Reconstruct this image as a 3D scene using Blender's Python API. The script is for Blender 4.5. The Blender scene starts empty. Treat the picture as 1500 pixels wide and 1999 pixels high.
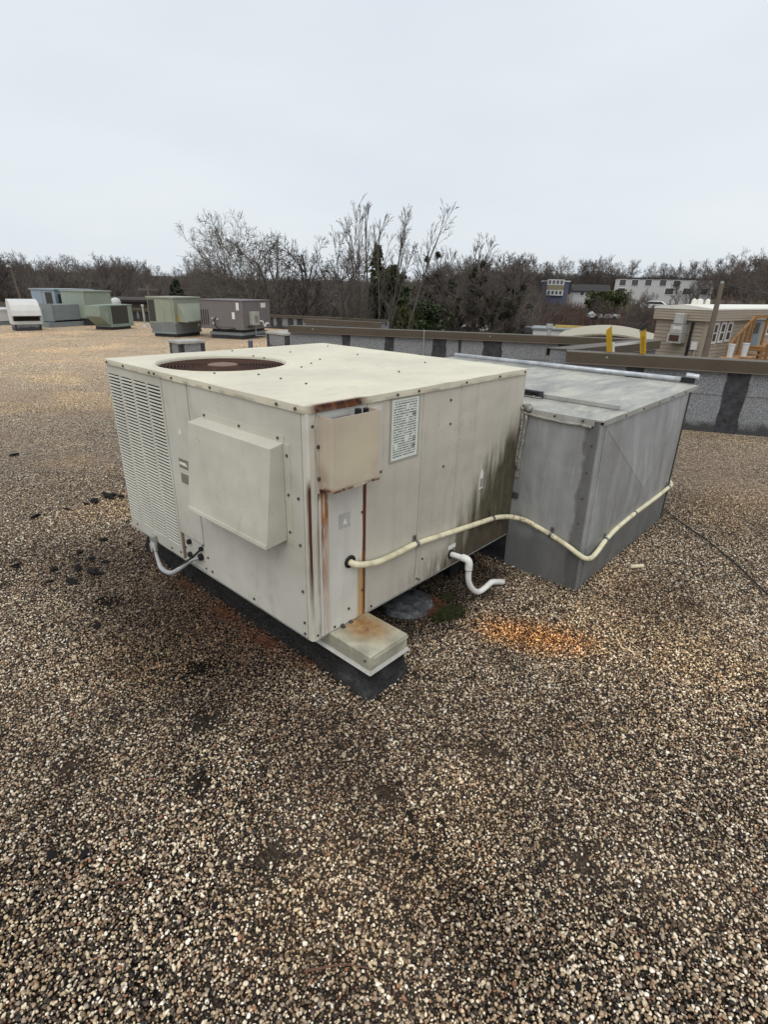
import bpy, bmesh, math, random
import numpy as np
from mathutils import Matrix, Vector

SC = bpy.context.scene
COL = SC.collection
R = math.radians

# ------------------------------------------------------------------ camera
F_PX, PITCH, YAW, ROLL = 1062.9, 0.39123, 0.83743, 0.025754
CAM = np.array([-1.23417, -1.49517, 1.62044])
cp, sp = math.cos(PITCH), math.sin(PITCH)
FWD = np.array([math.sin(YAW) * cp, math.cos(YAW) * cp, -sp])
_rt = np.array([math.cos(YAW), -math.sin(YAW), 0.0])
_up = np.cross(_rt, FWD)
RT = _rt * math.cos(ROLL) + _up * math.sin(ROLL)
UP = -_rt * math.sin(ROLL) + _up * math.cos(ROLL)
cam_d = bpy.data.cameras.new('camera')
cam = bpy.data.objects.new('camera', cam_d)
COL.objects.link(cam)
SC.camera = cam
cam_d.sensor_fit = 'VERTICAL'
cam_d.sensor_height = 36.0
cam_d.lens = F_PX / 1999.0 * 36.0
cam_d.clip_start = 0.05
cam_d.clip_end = 5000
mw = Matrix.Identity(4)
for i in range(3):
    mw[i][0], mw[i][1], mw[i][2], mw[i][3] = RT[i], UP[i], -FWD[i], CAM[i]
cam.matrix_world = mw

# ------------------------------------------------------------------ world and sun
SUN_ELEV, SUN_AZ = R(58), R(235)          # azimuth clockwise from +Y
W = bpy.data.worlds.new('World')
SC.world = W
W.use_nodes = True
wn = W.node_tree
wn.nodes.clear()
w_out = wn.nodes.new('ShaderNodeOutputWorld')
w_bg = wn.nodes.new('ShaderNodeBackground')
w_bg.inputs['Strength'].default_value = 0.1
sky = wn.nodes.new('ShaderNodeTexSky')
sky.sky_type = 'NISHITA'
sky.sun_disc = False
sky.sun_elevation = SUN_ELEV
sky.sun_rotation = SUN_AZ
sky.dust_density = 4.0
w_tc = wn.nodes.new('ShaderNodeTexCoord')
w_map = wn.nodes.new('ShaderNodeMapping')
w_map.inputs['Scale'].default_value = (1.2, 1.2, 4.0)
w_noise = wn.nodes.new('ShaderNodeTexNoise')
w_noise.inputs['Scale'].default_value = 1.6
w_noise.inputs['Detail'].default_value = 3
w_ramp = wn.nodes.new('ShaderNodeValToRGB')
w_ramp.color_ramp.elements[0].position = 0.3
w_ramp.color_ramp.elements[0].color = (7.75, 8.40, 8.98, 1)
w_ramp.color_ramp.elements[1].position = 0.7
w_ramp.color_ramp.elements[1].color = (8.65, 9.15, 9.5, 1)
w_mix = wn.nodes.new('ShaderNodeMixRGB')
w_mix.inputs[0].default_value = 0.92
wn.links.new(w_tc.outputs['Generated'], w_map.inputs['Vector'])
wn.links.new(w_map.outputs['Vector'], w_noise.inputs['Vector'])
wn.links.new(w_noise.outputs['Fac'], w_ramp.inputs['Fac'])
wn.links.new(sky.outputs['Color'], w_mix.inputs[1])
wn.links.new(w_ramp.outputs['Color'], w_mix.inputs[2])
wn.links.new(w_mix.outputs['Color'], w_bg.inputs['Color'])
wn.links.new(w_bg.outputs['Background'], w_out.inputs['Surface'])

sun_d = bpy.data.lights.new('sun', 'SUN')
sun_d.energy = 1.3
sun_d.angle = R(50)
sun_d.color = (1.0, 0.955, 0.88)
sun = bpy.data.objects.new('sun', sun_d)
COL.objects.link(sun)
sdir = Vector((math.sin(SUN_AZ) * math.cos(SUN_ELEV), math.cos(SUN_AZ) * math.cos(SUN_ELEV), math.sin(SUN_ELEV)))
sun.rotation_euler = sdir.to_track_quat('Z', 'Y').to_euler()
sun.location = (-8, -8, 20)

SC.view_settings.view_transform = 'Standard'
SC.view_settings.look = 'None'
SC.view_settings.exposure = 0.0
SC.view_settings.gamma = 1.0
SC.view_settings.use_curve_mapping = False
SC.render.engine = 'CYCLES'
SC.cycles.max_bounces = 5
SC.cycles.diffuse_bounces = 3
SC.cycles.glossy_bounces = 3


# ------------------------------------------------------------------ where things stand
def ray(px, py):
    return FWD + RT * (px - 750) / F_PX - UP * (py - 999.5) / F_PX


def hor(px):
    k = RT[2] * (px - 750) / F_PX + FWD[2]
    return 999.5 + k / UP[2] * F_PX


def spot(px, dist, z=0.0):
    """a point at that compass bearing and horizontal distance from where the photographer stands"""
    d = ray(px, hor(px))
    n = math.hypot(d[0], d[1])
    return Vector((CAM[0] + d[0] / n * dist, CAM[1] + d[1] / n * dist, z))


def zat(px, py, dist):
    d = ray(px, py)
    return CAM[2] + d[2] / math.hypot(d[0], d[1]) * dist


# ------------------------------------------------------------------ materials
def S(r, g, b):
    f = lambda c: (c / 255 / 12.92) if c <= 10.31 else ((c / 255 + 0.055) / 1.055) ** 2.4
    return (f(r), f(g), f(b))


class Mat:
    def __init__(self, name, col=(0.5, 0.5, 0.5), rough=0.6, metal=0.0, spec=0.3):
        self.m = bpy.data.materials.new(name)
        self.m.use_nodes = True
        self.nt = self.m.node_tree
        self.b = self.nt.nodes['Principled BSDF']
        self.b.inputs['Roughness'].default_value = rough
        self.b.inputs['Metallic'].default_value = metal
        self.b.inputs['Specular IOR Level'].default_value = spec
        self.b.inputs['Base Color'].default_value = (*col, 1)
        self._pos = None

    def put(self, sock, v):
        if isinstance(v, bpy.types.NodeSocket):
            self.nt.links.new(v, sock)
        elif isinstance(v, (tuple, list)) and len(v) == 3 and sock.type == 'RGBA':
            sock.default_value = (*v, 1)
        else:
            sock.default_value = v

    def node(self, t, ins=None, **props):
        nd = self.nt.nodes.new(t)
        for k, v in props.items():
            setattr(nd, k, v)
        for k, v in (ins or {}).items():
            self.put(nd.inputs[k], v)
        return nd

    def pos(self):
        if self._pos is None:
            self._pos = self.node('ShaderNodeNewGeometry').outputs['Position']
        return self._pos

    def obj(self):
        return self.node('ShaderNodeTexCoord').outputs['Object']

    def rnd(self):
        return self.node('ShaderNodeObjectInfo').outputs['Random']

    def xyz(self, v=None):
        o = self.node('ShaderNodeSeparateXYZ', {0: v or self.pos()}).outputs
        return o[0], o[1], o[2]

    def vec(self, sc, v=None):
        return self.node('ShaderNodeVectorMath', {0: v or self.pos(), 1: sc}, operation='MULTIPLY').outputs[0]

    def noise(self, scale, detail=3, vec=None, rough=0.55, dist=0.0):
        return self.node('ShaderNodeTexNoise', {'Vector': vec or self.pos(), 'Scale': scale, 'Detail': detail, 'Roughness': rough, 'Distortion': dist}).outputs['Fac']

    def vor(self, scale, vec=None, feature='F1'):
        return self.node('ShaderNodeTexVoronoi', {'Vector': vec or self.pos(), 'Scale': scale}, feature=feature)

    def sm(self, v, a, b, lo=0.0, hi=1.0):
        return self.node('ShaderNodeMapRange', {'Value': v, 'From Min': a, 'From Max': b, 'To Min': lo, 'To Max': hi}, interpolation_type='SMOOTHSTEP', clamp=True).outputs[0]

    def math(self, op, a, b=0.0):
        return self.node('ShaderNodeMath', {0: a, 1: b}, operation=op).outputs[0]

    def mul(self, *a):
        r = a[0]
        for x in a[1:]:
            r = self.math('MULTIPLY', r, x)
        return r

    def add(self, a, b):
        return self.math('ADD', a, b)

    def sub(self, a, b):
        return self.math('SUBTRACT', a, b)

    def mx(self, a, b):
        return self.math('MAXIMUM', a, b)

    def band(self, v, c, hw, soft):
        d = self.math('ABSOLUTE', self.sub(v, c))
        return self.sm(d, hw + soft, hw)

    def mix(self, f, a, b, mode='MIX'):
        nd = self.node('ShaderNodeMix', data_type='RGBA', blend_type=mode)
        self.put(nd.inputs[0], f)
        self.put(nd.inputs[6], a)
        self.put(nd.inputs[7], b)
        return nd.outputs[2]

    def ramp(self, f, stops, interp='LINEAR'):
        nd = self.node('ShaderNodeValToRGB', {0: f})
        cr = nd.color_ramp
        cr.interpolation = interp
        while len(cr.elements) < len(stops):
            cr.elements.new(0.5)
        for e, (p, c) in zip(cr.elements, stops):
            e.position = p
            e.color = (*c, 1)
        return nd.outputs[0]

    def color(self, c):
        self.put(self.b.inputs['Base Color'], c)
        return self

    def rough(self, v):
        self.put(self.b.inputs['Roughness'], v)
        return self

    def bump(self, h, strength=0.3, dist=0.01):
        nd = self.node('ShaderNodeBump', {'Height': h, 'Strength': strength, 'Distance': dist})
        self.nt.links.new(nd.outputs[0], self.b.inputs['Normal'])
        return self


def plain(name, col, rough=0.6, metal=0.0, var=0.18, scale=6.0, spec=0.3):
    m = Mat(name, col, rough, metal, spec)
    o = m.obj()
    n = m.noise(scale, 4, vec=o)
    n2 = m.noise(scale * 9, 2, vec=o)
    f = m.add(m.mul(n, 0.7), m.mul(n2, 0.3))
    lo = tuple(c * (1 - var) for c in col)
    hi = tuple(min(1, c * (1 + var)) for c in col)
    m.color(m.ramp(f, [(0.3, lo), (0.7, hi)]))
    return m


def paint(name, col, streak=0.35, speck=1.0, rough=0.55):
    """weathered paint on sheet metal: blotches, run marks, fly specks and a slight oil-canning"""
    m = Mat(name, col, rough, 0.0, 0.35)
    p = m.pos()
    blot = m.noise(2.3, 5, vec=p)
    c = m.mix(m.sm(blot, 0.3, 0.72), tuple(x * 0.90 for x in col), tuple(min(1, x * 1.06) for x in col))
    run = m.noise(1.0, 5, vec=m.vec((17, 17, 0.9)), rough=0.7, dist=0.3)
    run2 = m.noise(1.0, 4, vec=m.vec((75, 75, 3.4)), rough=0.7)
    c = m.mix(m.mul(m.sm(run, 0.46, 0.78), streak), c, (col[0] * 0.55, col[1] * 0.53, col[2] * 0.48))
    c = m.mix(m.mul(m.sm(run2, 0.58, 0.8), streak * 0.7), c, (col[0] * 0.62, col[1] * 0.6, col[2] * 0.56))
    grime = m.noise(7.0, 6, vec=p, rough=0.7)
    smear = m.mul(m.sm(m.noise(1.0, 5, vec=m.vec((5, 5, 2.0)), rough=0.72, dist=1.2), 0.52, 0.7), m.sm(m.noise(24.0, 4, vec=p, rough=0.7), 0.35, 0.62))
    c = m.mix(m.mul(smear, 0.30), c, (col[0] * 0.55, col[1] * 0.54, col[2] * 0.53))
    c = m.mix(m.mul(m.sm(grime, 0.55, 0.8), 0.4), c, (col[0] * 0.6, col[1] * 0.57, col[2] * 0.5))
    sp = m.vor(26, vec=p)
    dots = m.mul(m.sm(sp.outputs['Distance'], 0.11, 0.05), m.sm(m.noise(5.5, 2, vec=p), 0.5, 0.62))
    c = m.mix(m.mul(dots, 0.6 * speck), c, (0.06, 0.05, 0.04))
    m.bump(m.add(m.noise(3.0, 2, vec=p), m.mul(m.noise(180, 2, vec=p), 0.02)), 0.42, 0.05)
    m.rough(m.sm(blot, 0.2, 0.8, rough - 0.1, rough + 0.15))
    m.c = c
    return m


CREAM = (0.56, 0.54, 0.48)
WARM = (0.55, 0.515, 0.445)

# left face panels
M_LEFT = paint('paint_left', CREAM, 0.13)
M_LEFT.color(M_LEFT.c)
M_HOOD = paint('paint_hood', (0.56, 0.545, 0.465), 0.08)
M_HOOD.color(M_HOOD.c)
M_LOUV = paint('paint_louver', (0.56, 0.545, 0.475), 0.15, 0.4)
M_LOUV.color(M_LOUV.c)

# lid
m = paint('paint_lid', (0.68, 0.635, 0.505), 0.0, 0.8)
x, y, z = m.xyz()
c = m.c
w1 = m.noise(1.0, 5, vec=m.vec((2.2, 7, 1)), rough=0.65, dist=0.8)
c = m.mix(m.mul(m.sm(w1, 0.5, 0.75), 0.35), c, (0.50, 0.465, 0.37))
c = m.mix(m.mul(m.sm(m.noise(14, 5), 0.6, 0.75), 0.25), c, (0.42, 0.39, 0.32))
rn = m.noise(16, 5, rough=0.7)
edge = m.sm(y, 0.03, -0.012)
rust = m.mul(m.band(x, 0.15, 0.10, 0.07), m.sm(m.add(m.mul(rn, 0.7), m.mul(edge, 0.45)), 0.36, 0.58), edge)
c = m.mix(rust, c, m.ramp(m.noise(40, 4), [(0.35, (0.025, 0.012, 0.008)), (0.52, (0.12, 0.028, 0.008)), (0.7, (0.26, 0.09, 0.025))]))
lip = m.mul(m.sm(z, 1.214, 1.205), 0.5)
c = m.mix(m.mul(lip, m.sm(m.noise(9, 4), 0.4, 0.65)), c, (0.22, 0.18, 0.12))
m.color(c)
M_LID = m

# right face
m = paint('paint_right', WARM, 0.26, 1.3)
x, y, z = m.xyz()
c = m.c
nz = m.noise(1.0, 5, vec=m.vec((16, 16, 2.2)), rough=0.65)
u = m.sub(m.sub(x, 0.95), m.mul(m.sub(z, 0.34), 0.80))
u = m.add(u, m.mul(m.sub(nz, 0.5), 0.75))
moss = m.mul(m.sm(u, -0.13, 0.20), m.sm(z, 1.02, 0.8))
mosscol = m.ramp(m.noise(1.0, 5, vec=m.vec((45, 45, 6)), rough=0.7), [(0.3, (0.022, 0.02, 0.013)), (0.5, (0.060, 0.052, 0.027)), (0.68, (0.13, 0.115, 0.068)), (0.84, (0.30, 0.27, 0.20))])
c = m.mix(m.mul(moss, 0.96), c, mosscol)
low = m.mul(m.sm(z, 0.42, 0.24), m.sm(x, 0.35, 1.1), m.sm(m.noise(1.0, 5, vec=m.vec((26, 26, 7)), rough=0.7), 0.36, 0.56))
c = m.mix(m.mul(low, 0.85), c, (0.085, 0.062, 0.05))
spk = m.mul(m.sm(m.vor(60).outputs['Distance'], 0.16, 0.07), m.sm(m.add(m.noise(6, 3), m.mul(m.sm(z, 0.9, 0.3), 0.14)), 0.56, 0.66), m.sm(x, 0.45, 0.9))
c = m.mix(m.mul(spk, 0.8), c, (0.05, 0.042, 0.035))
m.color(c)
M_RIGHT = m

# narrow front panel with the rust runs
m = paint('paint_front_strip', (0.63, 0.615, 0.56), 0.25, 0.6)
x, y, z = m.xyz()
c = m.c
wob = m.mul(m.sub(m.noise(1.0, 3, vec=m.vec((6, 6, 5))), 0.5), 0.012)
xw = m.add(x, wob)
fade = m.sm(m.noise(1.0, 4, vec=m.vec((90, 90, 7)), rough=0.7), 0.28, 0.6)
o1 = m.mul(m.sm(xw, 0.245, 0.305), m.sm(z, 0.55, 0.25), 0.75)
c = m.mix(o1, c, (0.45, 0.24, 0.06))
r1 = m.mul(m.band(xw, 0.2985, 0.0075, 0.005), m.sm(z, 0.90, 0.87))
c = m.mix(r1, c, m.ramp(fade, [(0.2, (0.28, 0.06, 0.010)), (0.8, (0.10, 0.020, 0.006))]))
b1 = m.mul(m.band(xw, 0.278, 0.010, 0.016), m.sm(z, 0.56, 0.45), 0.75)
c = m.mix(b1, c, (0.46, 0.27, 0.075))
r2 = m.mul(m.band(xw, 0.075, 0.012, 0.012), m.sm(z, 0.91, 0.87), m.sm(z, 0.25, 0.8, 0.35, 1.0), fade)
c = m.mix(r2, c, m.ramp(m.noise(1.0, 3, vec=m.vec((60, 60, 9))), [(0.35, (0.20, 0.05, 0.012)), (0.6, (0.40, 0.16, 0.03))]))
r3 = m.mul(m.band(xw, 0.06, 0.028, 0.012), m.sm(m.add(z, m.mul(m.sub(m.noise(30, 3), 0.5), 0.1)), 0.84, 0.90), m.sm(z, 1.0, 0.9))
c = m.mix(r3, c, m.ramp(m.noise(45, 3), [(0.4, (0.03, 0.012, 0.008)), (0.62, (0.2, 0.05, 0.012))]))
m.color(c)
M_STRIP = m

# corner post, with the split and its rust
m = paint('paint_corner', (0.62, 0.595, 0.52), 0.4, 0.6)
x, y, z = m.xyz()
c = m.c
g = m.noise(1.0, 4, vec=m.vec((60, 60, 4)), rough=0.7)
s1 = m.mul(m.band(m.add(x, m.mul(m.sub(g, 0.5), 0.01)), 0.002, 0.0035, 0.004), m.sm(z, 0.97, 0.9), m.sm(z, 0.2, 0.62), m.sm(y, 0.02, 0.0))
c = m.mix(s1, c, (0.06, 0.016, 0.008))
s2 = m.mul(m.sm(x, 0.022, 0.034), m.sm(g, 0.35, 0.7), 0.75)
c = m.mix(s2, c, (0.16, 0.09, 0.05))
s3 = m.mul(m.sm(g, 0.5, 0.75), m.sm(z, 1.15, 0.3), 0.55)
c = m.mix(s3, c, (0.36, 0.21, 0.09))
m.color(c)
M_POST = m

# small cover box: heat-browned tan paint
m = paint('paint_cover', (0.53, 0.455, 0.36), 0.15, 0.3)
x, y, z = m.xyz()
pale_mid = m.mul(m.band(x, 0.17, 0.03, 0.13), m.band(z, 1.03, 0.02, 0.16))  # paler yellowish patch in the middle of the cover
c = m.mix(m.mul(pale_mid, 0.55), m.c, (0.60, 0.54, 0.37))
br = m.mul(m.sm(m.noise(9, 4), 0.42, 0.66), m.sm(z, 1.04, 0.93))
c = m.mix(m.mul(br, 0.6), c, (0.30, 0.20, 0.13))
ed = m.mul(m.sm(z, 0.922, 0.905), m.sm(m.noise(30, 4), 0.34, 0.54))
c = m.mix(ed, c, (0.13, 0.045, 0.02))
m.color(c)
M_COVER = m

# bright and dull galvanised sheet
def galv(name, col, streak, rough=0.5, metal=0.35):
    m = Mat(name, col, rough, metal, 0.4)
    a = m.noise(1.0, 5, vec=m.vec((6, 6, 1.5)), rough=0.65, dist=0.5)
    b = m.noise(3.2, 5, rough=0.65, dist=0.6)
    c = m.mix(m.sm(a, 0.32, 0.7), tuple(x * 0.84 for x in col), tuple(min(1, x * 1.14) for x in col))
    c = m.mix(m.mul(m.sm(b, 0.5, 0.74), streak * 0.6), c, tuple(x * 0.5 for x in col))
    d = m.noise(1.0, 4, vec=m.vec((55, 55, 2.2)), rough=0.7)
    c = m.mix(m.mul(m.sm(d, 0.54, 0.76), 0.5), c, tuple(min(1, x * 1.6) for x in col))
    m.bump(m.add(m.noise(2.6, 3), m.mul(m.noise(70, 2), 0.03)), 0.4, 0.05)
    m.rough(m.sm(a, 0.3, 0.7, rough - 0.1, rough + 0.12))
    m.c = c
    return m


m = galv('duct_sheet', (0.36, 0.365, 0.37), 0.6)
x, y, z = m.xyz()
c = m.c
edge = m.mul(m.sm(m.math('ABSOLUTE', m.add(y, m.add(0.45, m.mul(m.sub(m.noise(9, 4), 0.5), 0.09)))), 0.075, 0.05), m.sm(x, 1.64, 1.60))
c = m.mix(m.mul(edge, 0.6), c, (0.085, 0.083, 0.08))
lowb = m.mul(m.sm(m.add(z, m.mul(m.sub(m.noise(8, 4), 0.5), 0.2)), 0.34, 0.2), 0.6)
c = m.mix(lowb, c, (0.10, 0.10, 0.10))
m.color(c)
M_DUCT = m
m = galv('duct_side_sheet', (0.36, 0.366, 0.37), 0.3)
x, y, z = m.xyz()
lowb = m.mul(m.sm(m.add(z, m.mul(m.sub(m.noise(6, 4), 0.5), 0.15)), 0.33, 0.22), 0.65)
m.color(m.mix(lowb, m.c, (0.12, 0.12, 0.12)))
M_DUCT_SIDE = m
m = Mat('duct_top_sheet', (0.5, 0.5, 0.46), 0.5, 0.1, 0.4)
a = m.noise(1.0, 5, vec=m.vec((2.0, 6.0, 1)), rough=0.68, dist=1.0)
c = m.ramp(a, [(0.34, (0.25, 0.25, 0.235)), (0.5, (0.37, 0.365, 0.33)), (0.64, (0.49, 0.47, 0.40))])
c = m.mix(m.mul(m.sm(m.noise(11, 5, rough=0.7), 0.56, 0.7), 0.4), c, (0.62, 0.58, 0.47))
c = m.mix(m.mul(m.sm(m.noise(5, 5), 0.58, 0.72), 0.5), c, (0.2, 0.2, 0.19))
m.color(c)
M_DUCT_TOP = m
M_SEAL = galv('silver_sealant', (0.34, 0.33, 0.30), 0.5, 0.4, 0.3)
M_SEAL.color(M_SEAL.c)
M_SEAL.bump(M_SEAL.noise(60, 4), 0.7, 0.012)
M_GALV = galv('galvanised', (0.42, 0.42, 0.39), 0.3)
M_GALV.color(M_GALV.c)
M_BRIGHT = Mat('bright_metal', (0.75, 0.77, 0.80), 0.4, 0.4)
M_BRIGHT.color(M_BRIGHT.mix(M_BRIGHT.sm(M_BRIGHT.noise(12, 3), 0.3, 0.7), (0.40, 0.42, 0.45), (0.62, 0.64, 0.67)))

# curb cap, rusty
m = Mat('curb_cap_metal', (0.5, 0.49, 0.4), 0.45, 0.15, 0.4)
x, y, z = m.xyz()
c = m.mix(m.sm(m.noise(9, 4), 0.35, 0.68), (0.34, 0.33, 0.26), (0.56, 0.54, 0.42))
ru = m.mul(m.sm(m.math('SQRT', m.add(m.math('POWER', m.mul(m.sub(x, 0.235), 1.0), 2.0), m.math('POWER', m.mul(m.add(y, 0.075), 0.75), 2.0))), 0.145, 0.02), m.sm(z, 0.222, 0.2245))
ru = m.mul(ru, m.sm(m.noise(18, 5, rough=0.7), 0.15, 0.55))
c = m.mix(m.mul(ru, 0.95), c, m.ramp(m.noise(26, 4), [(0.35, (0.24, 0.10, 0.025)), (0.65, (0.42, 0.24, 0.08))]))
dots = m.mul(m.sm(m.vor(190).outputs['Distance'], 0.28, 0.12), m.sm(m.noise(12, 3), 0.45, 0.6), m.sm(z, 0.222, 0.2245))
c = m.mix(m.mul(dots, 0.8), c, (0.05, 0.04, 0.03))
m.color(c)
M_CAP = m

M_RUSTY = Mat('rusty_brown', (0.07, 0.035, 0.024), 0.75)
M_RUSTY.color(M_RUSTY.ramp(M_RUSTY.noise(30, 5, rough=0.7), [(0.3, (0.035, 0.019, 0.014)), (0.55, (0.082, 0.041, 0.028)), (0.75, (0.15, 0.075, 0.048))]))
M_RUSTY_PALE = plain('rusty_cap', (0.20, 0.13, 0.10), 0.7, 0, 0.3, 25)
M_COIL = plain('dark_coil', (0.06, 0.058, 0.05), 0.7, 0.2, 0.3, 40)
M_INNER = plain('cabinet_inside', (0.16, 0.15, 0.135), 0.7)
M_BLACK = plain('black_rubber', (0.015, 0.015, 0.016), 0.5)
M_SCREW = plain('screw_head', (0.09, 0.075, 0.06), 0.5, 0.4)
M_PVC = Mat('white_pvc', (0.78, 0.78, 0.75), 0.35)
M_PVC.color(M_PVC.mix(M_PVC.mul(M_PVC.sm(M_PVC.noise(14, 4), 0.52, 0.72), 0.4), (0.78, 0.78, 0.75), (0.5, 0.47, 0.4)))
m = Mat('cream_conduit', (0.72, 0.66, 0.46), 0.45)
x, y, z = m.xyz()
c = m.mix(m.sm(m.noise(18, 4), 0.42, 0.7), (0.76, 0.71, 0.50), (0.55, 0.49, 0.34))
c = m.mix(m.mul(m.sm(m.noise(40, 4), 0.52, 0.66), m.sm(x, 1.3, 1.55), m.sm(y, -0.44, -0.3), 0.8), c, (0.2, 0.16, 0.10))
m.color(c)
M_CONDUIT = m
M_GREYHOSE = plain('grey_whip', (0.40, 0.40, 0.41), 0.45)
M_CLIP = plain('zinc_clip', (0.20, 0.20, 0.20), 0.4, 0.6)

# roofing felt and tar
m = Mat('mineral_felt', (0.3, 0.3, 0.31), 0.85, 0, 0.2)
g1 = m.noise(85, 3, rough=0.8)
g2 = m.noise(26, 4, rough=0.7)
c = m.ramp(g1, [(0.36, (0.075, 0.077, 0.082)), (0.5, (0.215, 0.222, 0.235)), (0.63, (0.39, 0.40, 0.415))])
c = m.mix(m.mul(m.sm(g2, 0.5, 0.72), 0.3), c, (0.15, 0.15, 0.155))
x, y, z = m.xyz()
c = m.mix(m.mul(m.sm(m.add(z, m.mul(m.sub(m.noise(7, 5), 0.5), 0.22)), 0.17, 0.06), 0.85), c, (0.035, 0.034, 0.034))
lap = m.mul(m.band(m.add(z, m.mul(m.sub(m.noise(2.0, 3), 0.5), 0.05)), 0.47, 0.004, 0.006), 0.6)
c = m.mix(lap, c, (0.05, 0.05, 0.053))
c = m.mix(m.mul(m.sm(m.noise(3.4, 6, rough=0.75), 0.58, 0.7), 0.55), c, (0.07, 0.07, 0.073))
m.color(c).bump(m.add(m.mul(g1, 0.35), m.noise(5.0, 3)), 0.5, 0.02)
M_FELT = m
m = Mat('black_tar', (0.03, 0.03, 0.033), 0.6)
m.color(m.ramp(m.noise(9, 5, rough=0.7), [(0.3, (0.016, 0.016, 0.018)), (0.7, (0.065, 0.067, 0.075))]))
m.bump(m.noise(28, 4), 0.5, 0.02)
M_TAR = m
m = Mat('curb_felt', (0.06, 0.06, 0.06), 0.7)
x, y, z = m.xyz()
c = m.ramp(m.noise(90, 4, rough=0.8), [(0.35, (0.006, 0.005, 0.005)), (0.56, (0.013, 0.012, 0.011)), (0.75, (0.09, 0.083, 0.072))])
c = m.mix(m.sm(y, -0.02, -0.11), c, m.ramp(m.noise(11, 4), [(0.3, (0.010, 0.010, 0.010)), (0.55, (0.030, 0.030, 0.031)), (0.75, (0.075, 0.074, 0.072))]))  # black dirt, plus painted shade under the unit; lighter at the open end
m.color(c).bump(m.noise(14, 5), 0.8, 0.05)
M_CURB = m
M_COPING = plain('brown_coping', (0.085, 0.067, 0.048), 0.5, 0, 0.15, 3)
M_COPING_TOP = plain('coping_top', (0.34, 0.325, 0.30), 0.5, 0, 0.15, 3)


# gravel: one map of stains and under-unit shade over the whole roof, shared by the loose pebbles and the bed beneath
def stains_shade(m, c, strong=1.0):
    x, y, z = m.xyz()
    d1 = m.noise(0.85, 4, rough=0.6, dist=0.4)
    d2 = m.noise(3.6, 4, rough=0.65)
    near = m.sm(m.math('SQRT', m.add(m.math('POWER', m.add(x, 0.6), 2.0), m.math('POWER', m.add(y, -0.4), 2.0))), 4.5, 1.0)
    wet = m.mul(m.sm(m.add(m.mul(d1, 0.62), m.mul(d2, 0.38)), 0.46, 0.62), m.add(0.35, m.mul(near, 0.65)))
    c = m.mix(m.mul(wet, 0.40), c, (0.16, 0.145, 0.13), 'MULTIPLY')
    pale = m.mul(m.sm(m.noise(0.6, 3, vec=m.vec((1, 1, 1), m.node('ShaderNodeVectorMath', {0: m.pos(), 1: (7.3, 2.1, 0)}, operation='ADD').outputs[0])), 0.5, 0.66), 0.8)
    c = m.mix(pale, c, (1.36, 1.26, 1.08), 'MULTIPLY')
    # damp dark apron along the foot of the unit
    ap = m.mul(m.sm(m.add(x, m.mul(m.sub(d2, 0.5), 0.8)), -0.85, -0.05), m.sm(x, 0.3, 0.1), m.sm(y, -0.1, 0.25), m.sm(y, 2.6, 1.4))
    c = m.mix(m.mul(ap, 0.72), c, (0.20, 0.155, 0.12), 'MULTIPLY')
    # shade under the unit painted in, mixed with damp silt past its edge
    silt_shade = m.mul(m.sm(x, 0.34, 0.5), m.sm(m.add(x, m.mul(m.sub(d2, 0.5), 0.3)), 1.62, 1.45), m.sm(m.add(y, m.mul(m.sub(d2, 0.5), 0.35)), -0.26, -0.03), m.sm(y, 1.8, 1.6))
    c = m.mix(m.mul(silt_shade, 0.92), c, (0.14, 0.12, 0.10), 'MULTIPLY')
    # broad damp patches either side of the drip line and across the walkway
    for (cx, cy, rx_, ry_, am) in ((-0.28, 0.75, 0.40, 0.75, 0.75), (-0.20, -0.30, 0.26, 0.42, 0.62), (-0.33, -0.95, 0.16, 0.40, 0.5), (0.55, -0.95, 0.35, 0.2, 0.35), (1.75, -0.85, 0.5, 0.28, 0.45), (-0.25, 1.9, 0.30, 0.35, 0.5), (3.6, -0.9, 0.6, 0.8, 0.3)):
        qq = m.math('SQRT', m.add(m.math('POWER', m.mul(m.sub(x, cx), 1 / rx_), 2.0), m.math('POWER', m.mul(m.sub(y, cy), 1 / ry_), 2.0)))
        c = m.mix(m.mul(m.sm(m.add(qq, m.mul(m.sub(d2, 0.5), 1.5)), 1.25, 0.35), am), c, (0.30, 0.255, 0.225), 'MULTIPLY')
    # orange rust wash below the drain
    dx = m.sub(x, 1.0)
    dy = m.add(y, 0.50)
    a = m.math('SQRT', m.add(m.math('POWER', m.add(dx, m.mul(dy, 0.35)), 2.0), m.math('POWER', m.mul(dy, 0.62), 2.0)))
    rust = m.sm(m.add(a, m.mul(m.sub(d2, 0.5), 0.16)), 0.245, 0.02)
    c = m.mix(m.mul(rust, 0.78), c, m.mix(1.0, c, (1.75, 1.0, 0.36), 'MULTIPLY'))
    # pine-needle red brown beside the curb
    nd = m.mul(m.band(x, -0.02, 0.08, 0.16), m.band(y, 0.62, 0.28, 0.22), m.sm(d2, 0.38, 0.6))
    c = m.mix(m.mul(nd, 0.40), c, m.mix(1.0, c, (1.0, 0.45, 0.24), 'MULTIPLY'))
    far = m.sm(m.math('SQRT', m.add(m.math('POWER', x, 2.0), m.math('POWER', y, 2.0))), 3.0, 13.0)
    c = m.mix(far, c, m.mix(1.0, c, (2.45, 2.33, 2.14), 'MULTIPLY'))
    return c


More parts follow.
